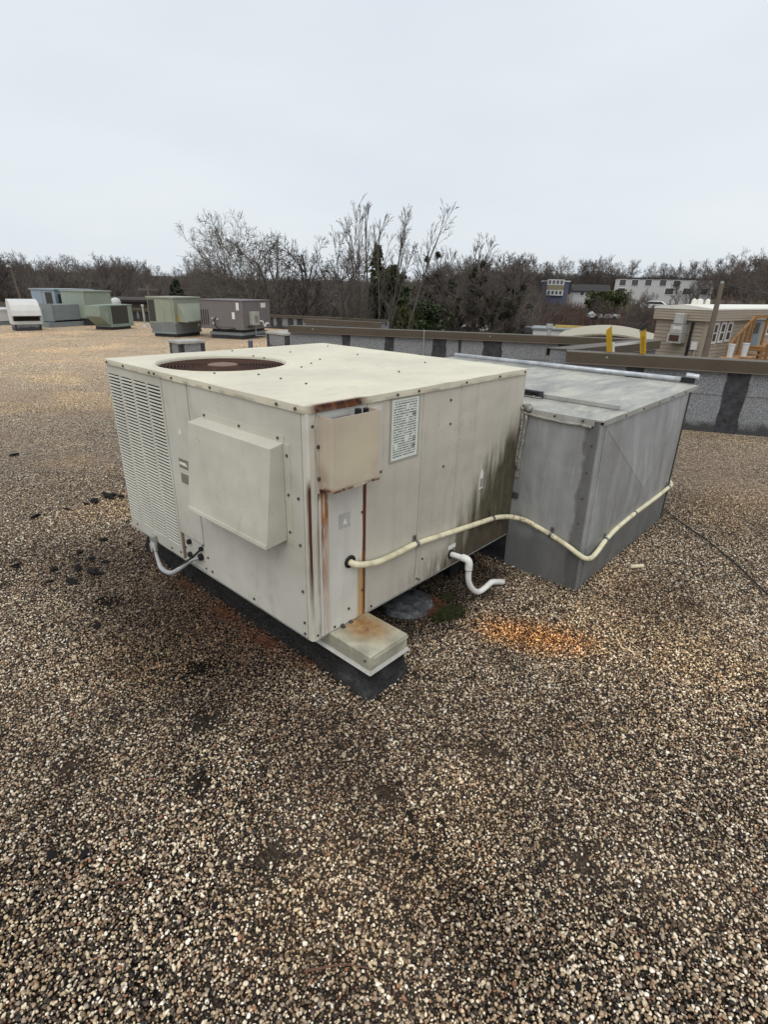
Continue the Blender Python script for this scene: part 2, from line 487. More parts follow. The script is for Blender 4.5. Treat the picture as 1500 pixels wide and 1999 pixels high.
PEB = [(0.00, (0.026, 0.021, 0.018)), (0.17, (0.085, 0.060, 0.043)), (0.31, (0.20, 0.138, 0.092)), (0.43, (0.36, 0.262, 0.176)),
       (0.55, (0.47, 0.362, 0.25)), (0.65, (0.32, 0.265, 0.215)), (0.74, (0.63, 0.52, 0.375)), (0.84, (0.76, 0.675, 0.54)), (0.93, (0.31, 0.155, 0.09)), (0.955, (0.90, 0.86, 0.79))]
m = Mat('pebble_stone', (0.3, 0.25, 0.2), 0.42, 0, 0.45)
c = m.ramp(m.rnd(), PEB, 'CONSTANT')
c = m.mix(0.55, c, m.ramp(m.noise(260, 2), [(0.3, (0.86, 0.80, 0.71)), (0.7, (1.52, 1.42, 1.25))]), 'MULTIPLY')
m.color(stains_shade(m, c))
M_PEBBLE = m
m = Mat('gravel_bed', (0.2, 0.16, 0.12), 0.9, 0, 0.15)
v = m.vor(105, vec=m.vec((1, 1, 0)))
cell = m.node('ShaderNodeSeparateColor', {0: v.outputs['Color']}).outputs[0]
c = m.ramp(cell, PEB, 'CONSTANT')
gap = m.sm(v.outputs['Distance'], 0.35, 0.72)
c = m.mix(m.mul(gap, 0.8), c, (0.035, 0.028, 0.022))
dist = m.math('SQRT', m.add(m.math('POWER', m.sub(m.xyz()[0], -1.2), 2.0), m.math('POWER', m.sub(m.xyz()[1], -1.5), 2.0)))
bare = m.sm(dist, 2.8, 5.4, 0.13, 1.0)  # near bed painted dark: tar, plus shade in the pebble gaps
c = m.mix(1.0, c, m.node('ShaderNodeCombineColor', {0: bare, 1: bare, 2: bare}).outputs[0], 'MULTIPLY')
c = m.mix(m.mul(m.sm(m.noise(1.0, 4, vec=m.vec((0.7, 0.7, 1))), 0.42, 0.62), 0.35), c, (0.24, 0.17, 0.12))
m.color(stains_shade(m, c))
m.bump(m.math('SUBTRACT', 1.0, v.outputs['Distance']), 0.9, 0.012)
M_BED = m


# ------------------------------------------------------------------ mesh building
class MB:
    def __init__(self):
        self.v, self.f = [], []

    def quad(self, *p):
        n = len(self.v)
        self.v += [tuple(q) for q in p]
        self.f.append(tuple(range(n, n + len(p))))
        return self

    def box(self, x0, x1, y0, y1, z0, z1):
        return self.hexa([(x0, y0, z0), (x1, y0, z0), (x1, y1, z0), (x0, y1, z0), (x0, y0, z1), (x1, y0, z1), (x1, y1, z1), (x0, y1, z1)])

    def hexa(self, p):
        n = len(self.v)
        self.v += [tuple(q) for q in p]
        for f in ((3, 2, 1, 0), (4, 5, 6, 7), (0, 1, 5, 4), (1, 2, 6, 5), (2, 3, 7, 6), (3, 0, 4, 7)):
            self.f.append(tuple(n + i for i in f))
        return self

    def prism(self, pts, ax, a, b):
        """extrude a polygon given in the two other axes along axis ax from a to b"""
        def mk(p, t):
            q = list(p)
            q.insert(ax, t)
            return tuple(q)
        n, k = len(self.v), len(pts)
        self.v += [mk(p, a) for p in pts] + [mk(p, b) for p in pts]
        self.f.append(tuple(range(n + k - 1, n - 1, -1)))
        self.f.append(tuple(range(n + k, n + 2 * k)))
        for i in range(k):
            j = (i + 1) % k
            self.f.append((n + i, n + j, n + k + j, n + k + i))
        return self

    def tube(self, pts, r, n=10, cap=True):
        pts = [Vector(p) for p in pts]
        rs = r if isinstance(r, (list, tuple)) else [r] * len(pts)
        base = len(self.v)
        ref = None
        for i, p in enumerate(pts):
            t = (pts[min(i + 1, len(pts) - 1)] - pts[max(i - 1, 0)]).normalized()
            if ref is None:
                ref = t.orthogonal().normalized()
            ref = (ref - t * ref.dot(t)).normalized()
            w = t.cross(ref)
            for k in range(n):
                a = 2 * math.pi * k / n
                self.v.append(tuple(p + (ref * math.cos(a) + w * math.sin(a)) * rs[i]))
        for i in range(len(pts) - 1):
            for k in range(n):
                a, b = base + i * n + k, base + i * n + (k + 1) % n
                self.f.append((a, b, b + n, a + n))
        if cap:
            self.f.append(tuple(base + k for k in range(n - 1, -1, -1)))
            e = base + (len(pts) - 1) * n
            self.f.append(tuple(e + k for k in range(n)))
        return self

    def ring(self, c, r0, r1, z0, z1, n=48):
        """a flat ring with thickness round the vertical axis"""
        b = len(self.v)
        for k in range(n):
            a = 2 * math.pi * k / n
            for (r, z) in ((r0, z0), (r1, z0), (r1, z1), (r0, z1)):
                self.v.append((c[0] + r * math.cos(a), c[1] + r * math.sin(a), z))
        for k in range(n):
            j = (k + 1) % n
            for q in range(4):
                p = (q + 1) % 4
                self.f.append((b + k * 4 + q, b + j * 4 + q, b + j * 4 + p, b + k * 4 + p))
        return self

    def build(self, name, mat, parent=None, bevel=0.0, smooth=False, local=False):
        me = bpy.data.meshes.new(name)
        me.from_pydata(self.v, [], self.f)
        bm = bmesh.new()
        bm.from_mesh(me)
        bmesh.ops.recalc_face_normals(bm, faces=bm.faces)
        bm.to_mesh(me)
        bm.free()
        return link(name, me, mat, parent, bevel, smooth, local)


def link(name, me, mat, parent=None, bevel=0.0, smooth=False, local=False):
    if mat is not None and not me.materials:
        me.materials.append(mat.m)
    o = bpy.data.objects.new(name, me)
    COL.objects.link(o)
    if parent is not None:
        o.parent = parent
        if not local and parent.type == 'EMPTY':
            o.matrix_parent_inverse = Matrix.LocRotScale(parent.location, parent.rotation_euler, None).inverted()
    if bevel:
        md = o.modifiers.new('bevel', 'BEVEL')
        md.width = bevel
        md.segments = 2
        md.limit_method = 'ANGLE'
        md.angle_limit = R(40)
    if smooth:
        me.polygons.foreach_set('use_smooth', [True] * len(me.polygons))
    return o


def thing(name, label, cat, loc=(0, 0, 0), rz=0.0, group=None):
    o = bpy.data.objects.new(name, None)
    o.empty_display_size = 0.2
    COL.objects.link(o)
    o.location = loc
    o.rotation_euler = (0, 0, rz)
    return tag(o, label, cat, group)


def tag(o, label, cat, group=None):
    o['label'] = label
    o['category'] = cat
    if group:
        o['group'] = group
    return o


def dup(root, loc, rz, label=None):
    r = root.copy()
    COL.objects.link(r)
    r.location = loc
    r.rotation_euler = (0, 0, rz)
    if label:
        r['label'] = label
    for ch in list(root.children):
        c = ch.copy()
        COL.objects.link(c)
        c.parent = r
        for g in ch.children:
            d = g.copy()
            COL.objects.link(d)
            d.parent = c
    return r


def bez(pts, n=8):
    """a smooth path through the points (Catmull-Rom)"""
    P = [Vector(p) for p in pts]
    P = [P[0] * 2 - P[1]] + P + [P[-1] * 2 - P[-2]]
    out = []
    for i in range(1, len(P) - 2):
        a, b, c, d = P[i - 1:i + 3]
        for k in range(n):
            t = k / n
            out.append(0.5 * ((2 * b) + (c - a) * t + (2 * a - 5 * b + 4 * c - d) * t * t + (3 * b - a - 3 * c + d) * t ** 3))
    out.append(P[-2])
    return out


def screw_head(parent, p, axis, r=0.006, name='screw'):
    a = Vector(p)
    d = Vector(axis)
    return MB().tube([a - d * 0.002, a + d * 0.004, a + d * 0.0055], [r, r, r * 0.6], 7).build(name, M_SCREW, parent)


# ------------------------------------------------------------------ roof deck and terrain
E1 = np.array([0.42, -0.907])           # along the parapets
E2 = np.array([0.907, 0.42])            # across them
RZ = math.atan2(0.42, 0.907)
W2Q = np.array([6.75, -0.10])
W2_L = W2Q - E1 * 2.02
W2_R = W2Q + E1 * 9.0
W1_R = np.array([9.12, 1.62])
W1_L = np.array([5.72, 7.35])
W0_A = np.array([9.62, 23.96])
W0_DIR = np.array([0.40, -0.9165])
W0_L = W0_A - W0_DIR * 26
W0_R = W0_A + W0_DIR * 9.4

roof_pts = [(-22, -24), tuple(W2_R + E2 * 0.1 + np.array([0, -14])), tuple(W2_R + E2 * 0.1), tuple(W2_L + E2 * 0.1), tuple(W1_R), (9.0, 6.9), tuple(W0_R), tuple(W0_L), (-24, 40)]
mb = MB()
mb.prism([(float(a), float(b)) for a, b in roof_pts], 2, -5.2, 0.0)
roof = mb.build('gravel_roof', M_BED)
roof['kind'] = 'structure'


def terrain_h(x, y):
    r = math.hypot(x - CAM[0], y - CAM[1])
    az = math.degrees(math.atan2(x - CAM[0], y - CAM[1])) - math.degrees(YAW)
    s = lambda v, a, b: (lambda t: t * t * (3 - 2 * t))(max(0, min(1, (v - a) / (b - a))))
    right = s(az, 2, 22)
    h = -4.6
    h += (1 - right) * (3.0 * s(r, 45, 120) + 4.5 * s(r, 120, 260))
    h += right * (4.7 * s(r, 85, 168) + 5.0 * s(r, 165, 260))
    if r > 50:
        h += 0.5 * math.sin(x * 0.11) * math.cos(y * 0.083) * s(r, 50, 90)
    return h


radii = [4, 15, 25, 35, 45, 55, 65, 75, 85, 95, 105, 115, 125, 135, 145, 155, 165, 175, 190, 210, 240, 280, 400, 700, 1400, 2800]
NA = 120
tv, tf = [(CAM[0], CAM[1], -4.8)], []
for r in radii:
    for k in range(NA):
        a = 2 * math.pi * k / NA
        X, Y = CAM[0] + r * math.sin(a), CAM[1] + r * math.cos(a)
        tv.append((X, Y, terrain_h(X, Y) - (0.3 if r < 40 else 0)))
for k in range(NA):
    tf.append((0, 1 + k, 1 + (k + 1) % NA))
for i in range(len(radii) - 1):
    for k in range(NA):
        a, b = 1 + i * NA + k, 1 + i * NA + (k + 1) % NA
        tf.append((a, a + NA, b + NA, b))
m = Mat('leaf_litter_ground', (0.1, 0.08, 0.06), 0.95, 0, 0.1)
g = m.add(m.mul(m.noise(0.05, 5), 0.6), m.mul(m.noise(0.6, 4), 0.4))
m.color(m.ramp(g, [(0.36, (0.055, 0.042, 0.034)), (0.48, (0.12, 0.088, 0.062)), (0.56, (0.20, 0.145, 0.085)), (0.66, (0.10, 0.095, 0.05))]))
mb = MB()
mb.v, mb.f = tv, tf
g_ob = mb.build('ground', m, smooth=True)
g_ob['kind'] = 'structure'

# loose pebbles lying on the bed, thinning out with distance where they fall below a pixel
rng = np.random.default_rng(5)


def pebble_field():
    cell = 0.0070
    pts = []
    R1 = 5.6
    n = int(R1 / cell)
    gx, gy = np.meshgrid(np.arange(-n, n), np.arange(-n, n))
    P = np.stack([gx.ravel() * cell, gy.ravel() * cell], 1) + rng.uniform(-0.5, 0.5, (gx.size, 2)) * cell
    d = np.hypot(P[:, 0], P[:, 1])
    az = np.degrees(np.arctan2(P[:, 0], P[:, 1])) - math.degrees(YAW)
    az = (az + 180) % 360 - 180
    keep = ((np.abs(az) < 58) | ((np.abs(az) < 105) & (d < 3.0)) | (d < 1.3)) & (d < R1)
    keep &= (np.abs(az) < 60) | (rng.random(len(d)) < 0.6)
    keep &= rng.random(len(d)) < np.clip(0.88 - (d - 3.0) / 2.6 * 0.80, 0.08, 0.88)
    P = P[keep] + CAM[:2]
    d = d[keep]
    x, y = P[:, 0], P[:, 1]
    out = np.zeros(len(P), bool)
    jag = rng.normal(0, 0.012, len(P))
    out |= (x > 0.088 + jag) & (x < 0.335 + jag) & (y > -0.235 + jag) & (y < 1.78)
    out |= (x > 1.60) & (x < 3.24) & (y > -0.475) & (y < 1.7)
    out |= np.hypot(x - 0.77, y - 0.13) < 0.125
    out |= (x > 0.5) & (y > 0.75) & (x < 1.6) & (y < 1.6)
    # bare spots where the bitumen shows
    k1 = np.zeros(len(P))
    for (cx, cy, s) in BARE:
        k1 += np.exp(-(((x - cx) ** 2 + (y - cy) ** 2) / s ** 2))
    out |= rng.random(len(P)) < np.clip(k1, 0, 0.9)
    P, d = P[~out], d[~out]
    sc = rng.lognormal(0, 0.31, len(P)) * 0.0039
    sc = np.clip(sc, 0.0020, 0.0078)
    z = sc * 0.25 + rng.random(len(P)) * 0.0065
    x, y = P[:, 0], P[:, 1]
    edge = np.maximum(np.maximum(0.10 - x, x - 0.318), np.maximum(-0.238 - y, y - 1.76))     # drifts against the curb
    z += np.clip(1 - edge / 0.055, 0, 1) * rng.random(len(P)) * 0.026
    edge = np.maximum(np.maximum(1.59 - x, x - 3.2), np.maximum(-0.475 - y, y - 1.7))        # and against the duct
    z += np.clip(1 - edge / 0.04, 0, 1) * rng.random(len(P)) * 0.016
    return np.column_stack([P, z]), sc


BARE = [(-0.95, 1.35, 0.05), (-0.7, 1.9, 0.06), (-0.55, 2.2, 0.05), (-0.3, 2.9, 0.05), (-0.9, 0.3, 0.05), (-0.62, -0.1, 0.05), (0.2, -0.75, 0.05), (-0.2, -0.6, 0.04),
        (0.05, -1.2, 0.05), (-0.45, 0.15, 0.07), (-0.3, 0.45, 0.07), (0.95, -0.2, 0.03), (1.2, -0.35, 0.03), (-0.6, -0.5, 0.05), (1.9, -1.0, 0.06), (-1.3, 0.9, 0.05), (-0.35, 1.3, 0.07)]
pp, ps = pebble_field()
me = bpy.data.meshes.new('loose_gravel')
me.vertices.add(len(pp))
me.vertices.foreach_set('co', pp.astype(np.float32).ravel())
at = me.attributes.new('size', 'FLOAT', 'POINT')
at.data.foreach_set('value', ps.astype(np.float32))
at = me.attributes.new('turn', 'FLOAT_VECTOR', 'POINT')
tr = np.column_stack([rng.normal(0, 0.45, len(pp)), rng.normal(0, 0.45, len(pp)), rng.uniform(0, 6.28, len(pp))])
at.data.foreach_set('vector', tr.astype(np.float32).ravel())
gravel = link('loose_gravel', me, M_PEBBLE)
gravel['kind'] = 'stuff'
gravel['label'] = 'loose tan and brown pea gravel covering the flat roof'
ng = bpy.data.node_groups.new('pebbles', 'GeometryNodeTree')
ng.interface.new_socket('Geometry', in_out='INPUT', socket_type='NodeSocketGeometry')
ng.interface.new_socket('Geometry', in_out='OUTPUT', socket_type='NodeSocketGeometry')
gi = ng.nodes.new('NodeGroupInput')
go = ng.nodes.new('NodeGroupOutput')
L = ng.links.new
join = ng.nodes.new('GeometryNodeGeometryToInstance')
for k, (sx, sy, sz) in enumerate([(1, 0.78, 0.6), (1.15, 0.7, 0.5), (0.95, 0.9, 0.7), (1.25, 0.66, 0.55), (1.0, 0.85, 0.5), (0.9, 0.8, 0.75)]):
    ico = ng.nodes.new('GeometryNodeMeshIcoSphere')
    ico.inputs['Radius'].default_value = 1.0
    ico.inputs['Subdivisions'].default_value = 2
    setp = ng.nodes.new('GeometryNodeSetPosition')
    nz = ng.nodes.new('ShaderNodeTexNoise')
    nz.noise_dimensions = '4D'
    nz.inputs['W'].default_value = 3.1 * k
    nz.inputs['Scale'].default_value = 1.1
    nz.inputs['Detail'].default_value = 1.0
    sub = ng.nodes.new('ShaderNodeVectorMath')
    sub.operation = 'SUBTRACT'
    sub.inputs[1].default_value = (0.5, 0.5, 0.5)
    scl = ng.nodes.new('ShaderNodeVectorMath')
    scl.operation = 'SCALE'
    scl.inputs['Scale'].default_value = 0.9
    L(nz.outputs['Color'], sub.inputs[0])
    L(sub.outputs[0], scl.inputs[0])
    L(ico.outputs['Mesh'], setp.inputs['Geometry'])
    L(scl.outputs[0], setp.inputs['Offset'])
    tf_ = ng.nodes.new('GeometryNodeTransform')
    tf_.inputs['Scale'].default_value = (sx, sy, sz)
    L(setp.outputs[0], tf_.inputs['Geometry'])
    sms = ng.nodes.new('GeometryNodeSetShadeSmooth')
    L(tf_.outputs[0], sms.inputs[0])
    smt = ng.nodes.new('GeometryNodeSetMaterial')
    smt.inputs['Material'].default_value = M_PEBBLE.m
    L(sms.outputs[0], smt.inputs[0])
    L(smt.outputs[0], join.inputs[0])
iop = ng.nodes.new('GeometryNodeInstanceOnPoints')
iop.inputs['Pick Instance'].default_value = True
a1 = ng.nodes.new('GeometryNodeInputNamedAttribute')
a1.data_type = 'FLOAT'
a1.inputs['Name'].default_value = 'size'
a2 = ng.nodes.new('GeometryNodeInputNamedAttribute')
a2.data_type = 'FLOAT_VECTOR'
a2.inputs['Name'].default_value = 'turn'
e2r = ng.nodes.new('FunctionNodeEulerToRotation')
L(a2.outputs['Attribute'], e2r.inputs[0])
L(gi.outputs[0], iop.inputs['Points'])
L(join.outputs[0], iop.inputs['Instance'])
L(e2r.outputs[0], iop.inputs['Rotation'])
L(a1.outputs['Attribute'], iop.inputs['Scale'])
L(iop.outputs[0], go.inputs[0])
md = gravel.modifiers.new('pebbles', 'NODES')
md.node_group = ng

# ================================================================== the big rooftop unit
ZB, ZT = 0.228, 1.225
UX, UY = 1.58, 1.70
unit = thing('rooftop_air_conditioner', 'large cream rooftop air conditioner with rust streaks and round top fan, nearest the camera', 'air conditioner', (0.79, 0.85, ZB))
mb = MB()
mb.box(0.045, UX - 0.012, 0.020, UY - 0.012, ZB + 0.002, 0.84)
mb.box(0.045, UX - 0.012, 1.56, UY - 0.012, 0.84, ZT - 0.04)
mb.box(0.85, UX - 0.012, 0.020, 1.56, 0.84, ZT - 0.04)
mb.box(0.045, 0.85, 0.020, 0.76, 0.84, ZT - 0.04)
mb.build('cabinet', M_INNER, unit)
# bottom rails
MB().box(0.004, 0.03, 0.03, UY - 0.03, ZB - 0.012, ZB + 0.002).box(0.03, UX - 0.004, 0.004, 0.03, ZB - 0.012, ZB + 0.002).build('base_rail', M_GALV, unit)

# ---- lid with the fan opening
FC, FR = (0.398, 1.168), 0.352


def make_lid():
    bm = bmesh.new()
    ov = 0.009
    ch = 0.020
    out = [(-ov + ch, -ov), (UX + ov - ch, -ov), (UX + ov, -ov + ch), (UX + ov, UY + ov - ch), (UX + ov - ch, UY + ov), (-ov + ch, UY + ov), (-ov, UY + ov - ch), (-ov, -ov + ch)]
    o2 = []
    for i, p in enumerate(out):           # more points along the edges so the lip can wander a little
        q = out[(i + 1) % len(out)]
        n = 14 if math.hypot(q[0] - p[0], q[1] - p[1]) > 0.5 else 1
        for k in range(n):
            o2.append((p[0] + (q[0] - p[0]) * k / n, p[1] + (q[1] - p[1]) * k / n))
    rr = random.Random(3)
    vo = [bm.verts.new((x, y, ZT + rr.uniform(-0.0012, 0.0012))) for x, y in o2]
    vi = [bm.verts.new((FC[0] + FR * math.cos(2 * math.pi * k / 72), FC[1] + FR * math.sin(2 * math.pi * k / 72), ZT)) for k in range(72)]
    es = [bm.edges.new((vo[i], vo[(i + 1) % len(vo)])) for i in range(len(vo))]
    es += [bm.edges.new((vi[i], vi[(i + 1) % 72])) for i in range(72)]
    bmesh.ops.triangle_fill(bm, edges=es, use_beauty=True)
    lo = [bm.verts.new((v.co.x + rr.uniform(-0.001, 0.001), v.co.y + rr.uniform(-0.001, 0.001), ZT - 0.027)) for v in vo]
    li = [bm.verts.new((v.co.x * 0.96 + 0.79 * 0.04, v.co.y * 0.96 + 0.85 * 0.04, ZT - 0.027)) for v in vo]
    for i in range(len(vo)):
        j = (i + 1) % len(vo)
        bm.faces.new((vo[i], vo[j], lo[j], lo[i]))
        bm.faces.new((lo[i], lo[j], li[j], li[i]))
    # rolled rim down into the opening
    prev = vi
    for dr, dz in ((0.004, 0.004), (0.012, 0.004), (0.018, -0.004), (0.020, -0.022)):
        cur = [bm.verts.new((FC[0] + (FR - dr) * math.cos(2 * math.pi * k / 72), FC[1] + (FR - dr) * math.sin(2 * math.pi * k / 72), ZT + dz)) for k in range(72)]
        for i in range(72):
            j = (i + 1) % 72
            bm.faces.new((prev[i], prev[j], cur[j], cur[i]))
        prev = cur
    bmesh.ops.recalc_face_normals(bm, faces=bm.faces)
    me = bpy.data.meshes.new('lid')
    bm.to_mesh(me)
    bm.free()
    return me


lid = link('lid', make_lid(), M_LID, unit)
# stiffening bead pressed across the lid
MB().prism([(0.80, ZT - 0.002), (0.812, ZT + 0.0035), (0.824, ZT - 0.002)], 1, 0.02, UY - 0.02).build('lid_seam', M_LID, unit)
# fan shroud, blades, guard
mb = MB()
mb.ring(FC, FR - 0.022, FR - 0.014, 0.86, ZT - 0.015, 64)
mb.build('fan_shroud', M_RUSTY, unit, smooth=False)
MB().ring(FC, 0.001, FR - 0.016, 0.846, 0.856, 48).build('coil_floor', M_COIL, unit)
fan = MB().tube([(FC[0], FC[1], 1.04), (FC[0], FC[1], 1.12)], 0.055, 20).build('fan_hub', M_RUSTY, unit)
for k in range(4):
    a = k * math.pi / 2 + 0.4
    ca, sa = math.cos(a), math.sin(a)
    P = lambda r, t, z: (FC[0] + ca * r - sa * t, FC[1] + sa * r + ca * t, z)
    mb = MB().hexa([P(0.05, -0.05, 1.055), P(0.30, -0.11, 1.03), P(0.30, 0.11, 1.11), P(0.05, 0.05, 1.10), P(0.05, -0.05, 1.058), P(0.30, -0.11, 1.033), P(0.30, 0.11, 1.113), P(0.05, 0.05, 1.103)])
    mb.build('fan_blade', M_RUSTY, unit)
GZ = ZT - 0.017
for k in range(15):
    r = 0.085 + k * (FR - 0.03 - 0.085) / 14
    n = 56
    pts = [(FC[0] + r * math.cos(2 * math.pi * q / n), FC[1] + r * math.sin(2 * math.pi * q / n), GZ + 0.004 * (1 - (r / FR) ** 2) * 2) for q in range(n + 1)]
    MB().tube(pts, 0.0024, 5, cap=False).build('guard_ring', M_RUSTY, unit)
for k in range(6):
    a = k * math.pi / 3 + 0.25
    MB().tube([(FC[0] + 0.07 * math.cos(a), FC[1] + 0.07 * math.sin(a), GZ + 0.001), (FC[0] + (FR - 0.018) * math.cos(a), FC[1] + (FR - 0.018) * math.sin(a), GZ - 0.007)], 0.004, 5).build('guard_spoke', M_RUSTY, unit)
MB().tube([(FC[0], FC[1], GZ - 0.002), (FC[0], FC[1], GZ + 0.010), (FC[0], FC[1], GZ + 0.013)], [0.078, 0.078, 0.066], 32).build('motor_cap', M_RUSTY_PALE, unit, smooth=False)
for (sx, sy) in ((0.298, 0.703), (0.304, 0.542), (0.303, 0.363), (0.757, 0.863), (1.003, 1.355), (0.914, 0.970), (0.69, 1.20), (0.70, 1.32), (0.16, 0.86), (0.20, 0.93), (1.25, 1.0), (1.3, 0.5), (0.9, 0.35), (0.62, 0.78), (1.45, 1.5), (0.75, 1.62)):
    screw_head(unit, (sx, sy, ZT + 0.001), (0, 0, 1), 0.0052)
for y in (0.05, 0.16, 0.62, 0.95, 1.12, 1.17, 1.46, 1.66):
    screw_head(unit, (-0.010, y, ZT - 0.014), (-1, 0, 0), 0.006)
for x in (0.04, 0.26, 0.48, 0.62, 0.98, 1.28, 1.54):
    screw_head(unit, (x, -0.010, ZT - 0.014), (0, -1, 0), 0.006)

# ---- left face: louvre panel
YL = [(1.688, 1.556), (1.533, 1.407), (1.386, 1.252), (1.232, 1.104)]
ZL0, ZL1, NSL = 0.292, 1.150, 49
mb = MB()
edges_y = [1.70] + [v for a, b in YL for v in (a, b)] + [1.083]
for i in range(0, len(edges_y), 2):
    mb.box(0.0, 0.010, edges_y[i + 1], edges_y[i], ZB, 1.196)
for a, b in YL:
    mb.box(0.0, 0.010, b, a, ZB, ZL0)
    mb.box(0.0, 0.010, b, a, ZL1, 1.196)
louv = mb.build('louvre_panel', M_LOUV, unit)
MB().box(0.038, 0.043, 1.085, 1.69, 0.25, 1.18).build('condenser_coil', M_COIL, unit)
sl = None
pitch = (ZL1 - ZL0) / NSL
slme = None
for a, b in YL:
    for k in range(NSL):
        zc = ZL0 + (k + 0.5) * pitch
        if slme is None:
            w = (a - b) / 2
            t = MB().prism([(0.0085, pitch * 0.02), (0.0010, pitch * 0.10), (-0.0030, -pitch * 0.32), (-0.0015, -pitch * 0.38), (0.0025, -pitch * 0.02), (0.0085, -pitch * 0.06)], 1, -w, w)
            sl = t.build('louvre_slat', M_LOUV, louv)
            slme = sl.data
        else:
            sl = link('louvre_slat', slme, None, louv)
        sl.location = (0, (a + b) / 2, zc)
        sl.scale = (1, (a - b) / (YL[0][0] - YL[0][1]), 1)
for y, z in ((1.62, 0.262), (1.40, 0.256), (1.20, 0.25), (1.10, 0.26)):
    screw_head(unit, (-0.001, y, z), (-1, 0, 0), 0.0055)
# plain panel between, valve plate below it
MB().box(0.0, 0.010, 0.846, 1.079, 0.388, 1.196).build('corner_panel', M_LEFT, unit, bevel=0.002)
MB().box(0.012, 0.018, 0.852, 1.083, ZB, 0.384).build('valve_plate', M_LEFT, unit)
MB().box(0.004, 0.012, 1.068, 1.083, ZB, 0.384).build('valve_plate_edge', M_RUSTY_PALE, unit)
for (y, z, r) in ((1.005, 0.352, 0.014), (1.012, 0.274, 0.015), (0.885, 0.352, 0.012), (0.898, 0.300, 0.019)):
    MB().tube([(0.013, y, z), (-0.004, y, z), (-0.007, y, z)], [r, r, r * 0.7], 14).build('service_port', M_BLACK, unit)
for y, z in ((0.87, 0.376), (1.06, 0.30), (0.86, 0.245)):
    screw_head(unit, (0.010, y, z), (-1, 0, 0), 0.005)
# access door that carries the hood
MB().box(-0.001, 0.010, 0.034, 0.836, ZB, 1.196).build('access_door', M_LEFT, unit, bevel=0.002)
for y, z in ((0.06, 0.86), (0.06, 0.66), (0.055, 0.45), (0.05, 0.30), (0.05, 0.245), (0.42, 0.258), (0.78, 0.262), (0.81, 0.33)):
    screw_head(unit, (-0.002, y, z), (-1, 0, 0), 0.0062)
# intake hood
H = dict(y0=0.142, y1=0.742, zt=1.056, zb=0.652, dt=-0.064, db=-0.108)
mb = MB()
t = 0.002
A = [(0, H['y0'], 1.064), (H['dt'], H['y0'], H['zt'] - 0.004), (H['db'], H['y0'], H['zb'] - 0.006), (-0.002, H['y0'], H['zb'] + 0.004)]
B = [(p[0], H['y1'], p[2]) for p in A]
mb.hexa([A[3], A[2], B[2], B[3], A[0], A[1], B[1], B[0]])
hood = mb.build('intake_hood', M_HOOD, unit, bevel=0.003)
MB().box(-0.004, -0.001, 0.136, 0.722, 1.062, 1.092).build('hood_flange', M_HOOD, hood)
MB().box(-0.004, -0.001, 0.104, 0.140, 0.645, 1.062).build('hood_flange', M_HOOD, hood)
MB().prism([(H['db'] + 0.001, H['zb'] - 0.005), (H['db'] - 0.003, H['zb'] - 0.004), (H['db'] - 0.001, H['zb'] + 0.012), (H['db'] + 0.003, H['zb'] + 0.012)], 1, H['y0'], H['y1']).build('hood_lip', M_HOOD, hood)
for y in (0.70, 0.43, 0.17):
    screw_head(hood, (-0.004, y, 1.079), (-1, 0, 0), 0.006)
for z in (1.02, 0.86, 0.70):
    screw_head(hood, (-0.004, 0.118, z), (-1, 0, 0), 0.006)
# stickers on the corner panel
M_STICK_W = plain('sticker_white', (0.78, 0.78, 0.76), 0.4)
M_STICK_G = plain('sticker_grey', (0.24, 0.23, 0.19), 0.45, 0.2)
M_STICK_S = plain('sticker_silver', (0.5, 0.5, 0.47), 0.35, 0.4)
MB().prism([(0.968, 0.944), (0.940, 0.944), (0.953, 0.972)], 0, -0.0015, 0.0).build('warning_sticker', M_STICK_W, unit)
tg = MB().box(-0.0015, 0.0, 0.90, 0.995, 0.770, 0.818).build('metal_tag', M_STICK_G, unit)
MB().prism([(0.99, 0.800), (0.93, 0.802), (0.915, 0.786), (0.99, 0.788)], 0, -0.0026, -0.0016).build('tag_print', M_STICK_W, tg)
MB().box(-0.0015, 0.0, 0.90, 0.99, 0.692, 0.742).build('metal_tag', M_STICK_G, unit)

# ---- right face
mb = MB()
mb.prism([(-0.001, 0.030), (-0.003, 0.026), (-0.003, 0.006), (0.006, -0.003), (0.040, -0.003), (0.042, 0.010), (0.012, 0.012)], 2, ZB - 0.002, 1.197)
mb.build('corner_post', M_POST, unit)
MB().box(0.046, 0.308, -0.001, 0.010, ZB, 1.197).build('control_panel', M_STRIP, unit, bevel=0.002)
MB().box(0.311, 0.668, -0.001, 0.010, ZB, 1.197).build('side_panel', M_RIGHT, unit, bevel=0.002)
MB().box(0.6705, 0.958, -0.0015, 0.010, ZB, 1.197).build('side_panel', M_RIGHT, unit, bevel=0.002)
MB().box(0.9605, UX - 0.001, -0.001, 0.010, ZB, 1.197).build('side_panel', M_RIGHT, unit, bevel=0.002)
MB().box(UX - 0.008, UX, 0.011, UY, ZB, 1.197).box(0.012, UX - 0.01, UY - 0.01, UY, ZB, 1.197).build('end_panel', M_RIGHT, unit)
for (x, z) in ((0.881, 1.025), (0.846, 0.82), (0.872, 1.14), (0.205, 0.30), (0.285, 0.74), (0.29, 0.36), (0.12, 0.245), (0.35, 0.248), (0.70, 0.25), (0.72, 0.36), (0.68, 0.262), (1.08, 0.262), (1.25, 0.36), (1.5, 0.5), (0.022, 1.15), (0.022, 0.25)):
    screw_head(unit, (x, -0.002, z), (0, -1, 0), 0.006)
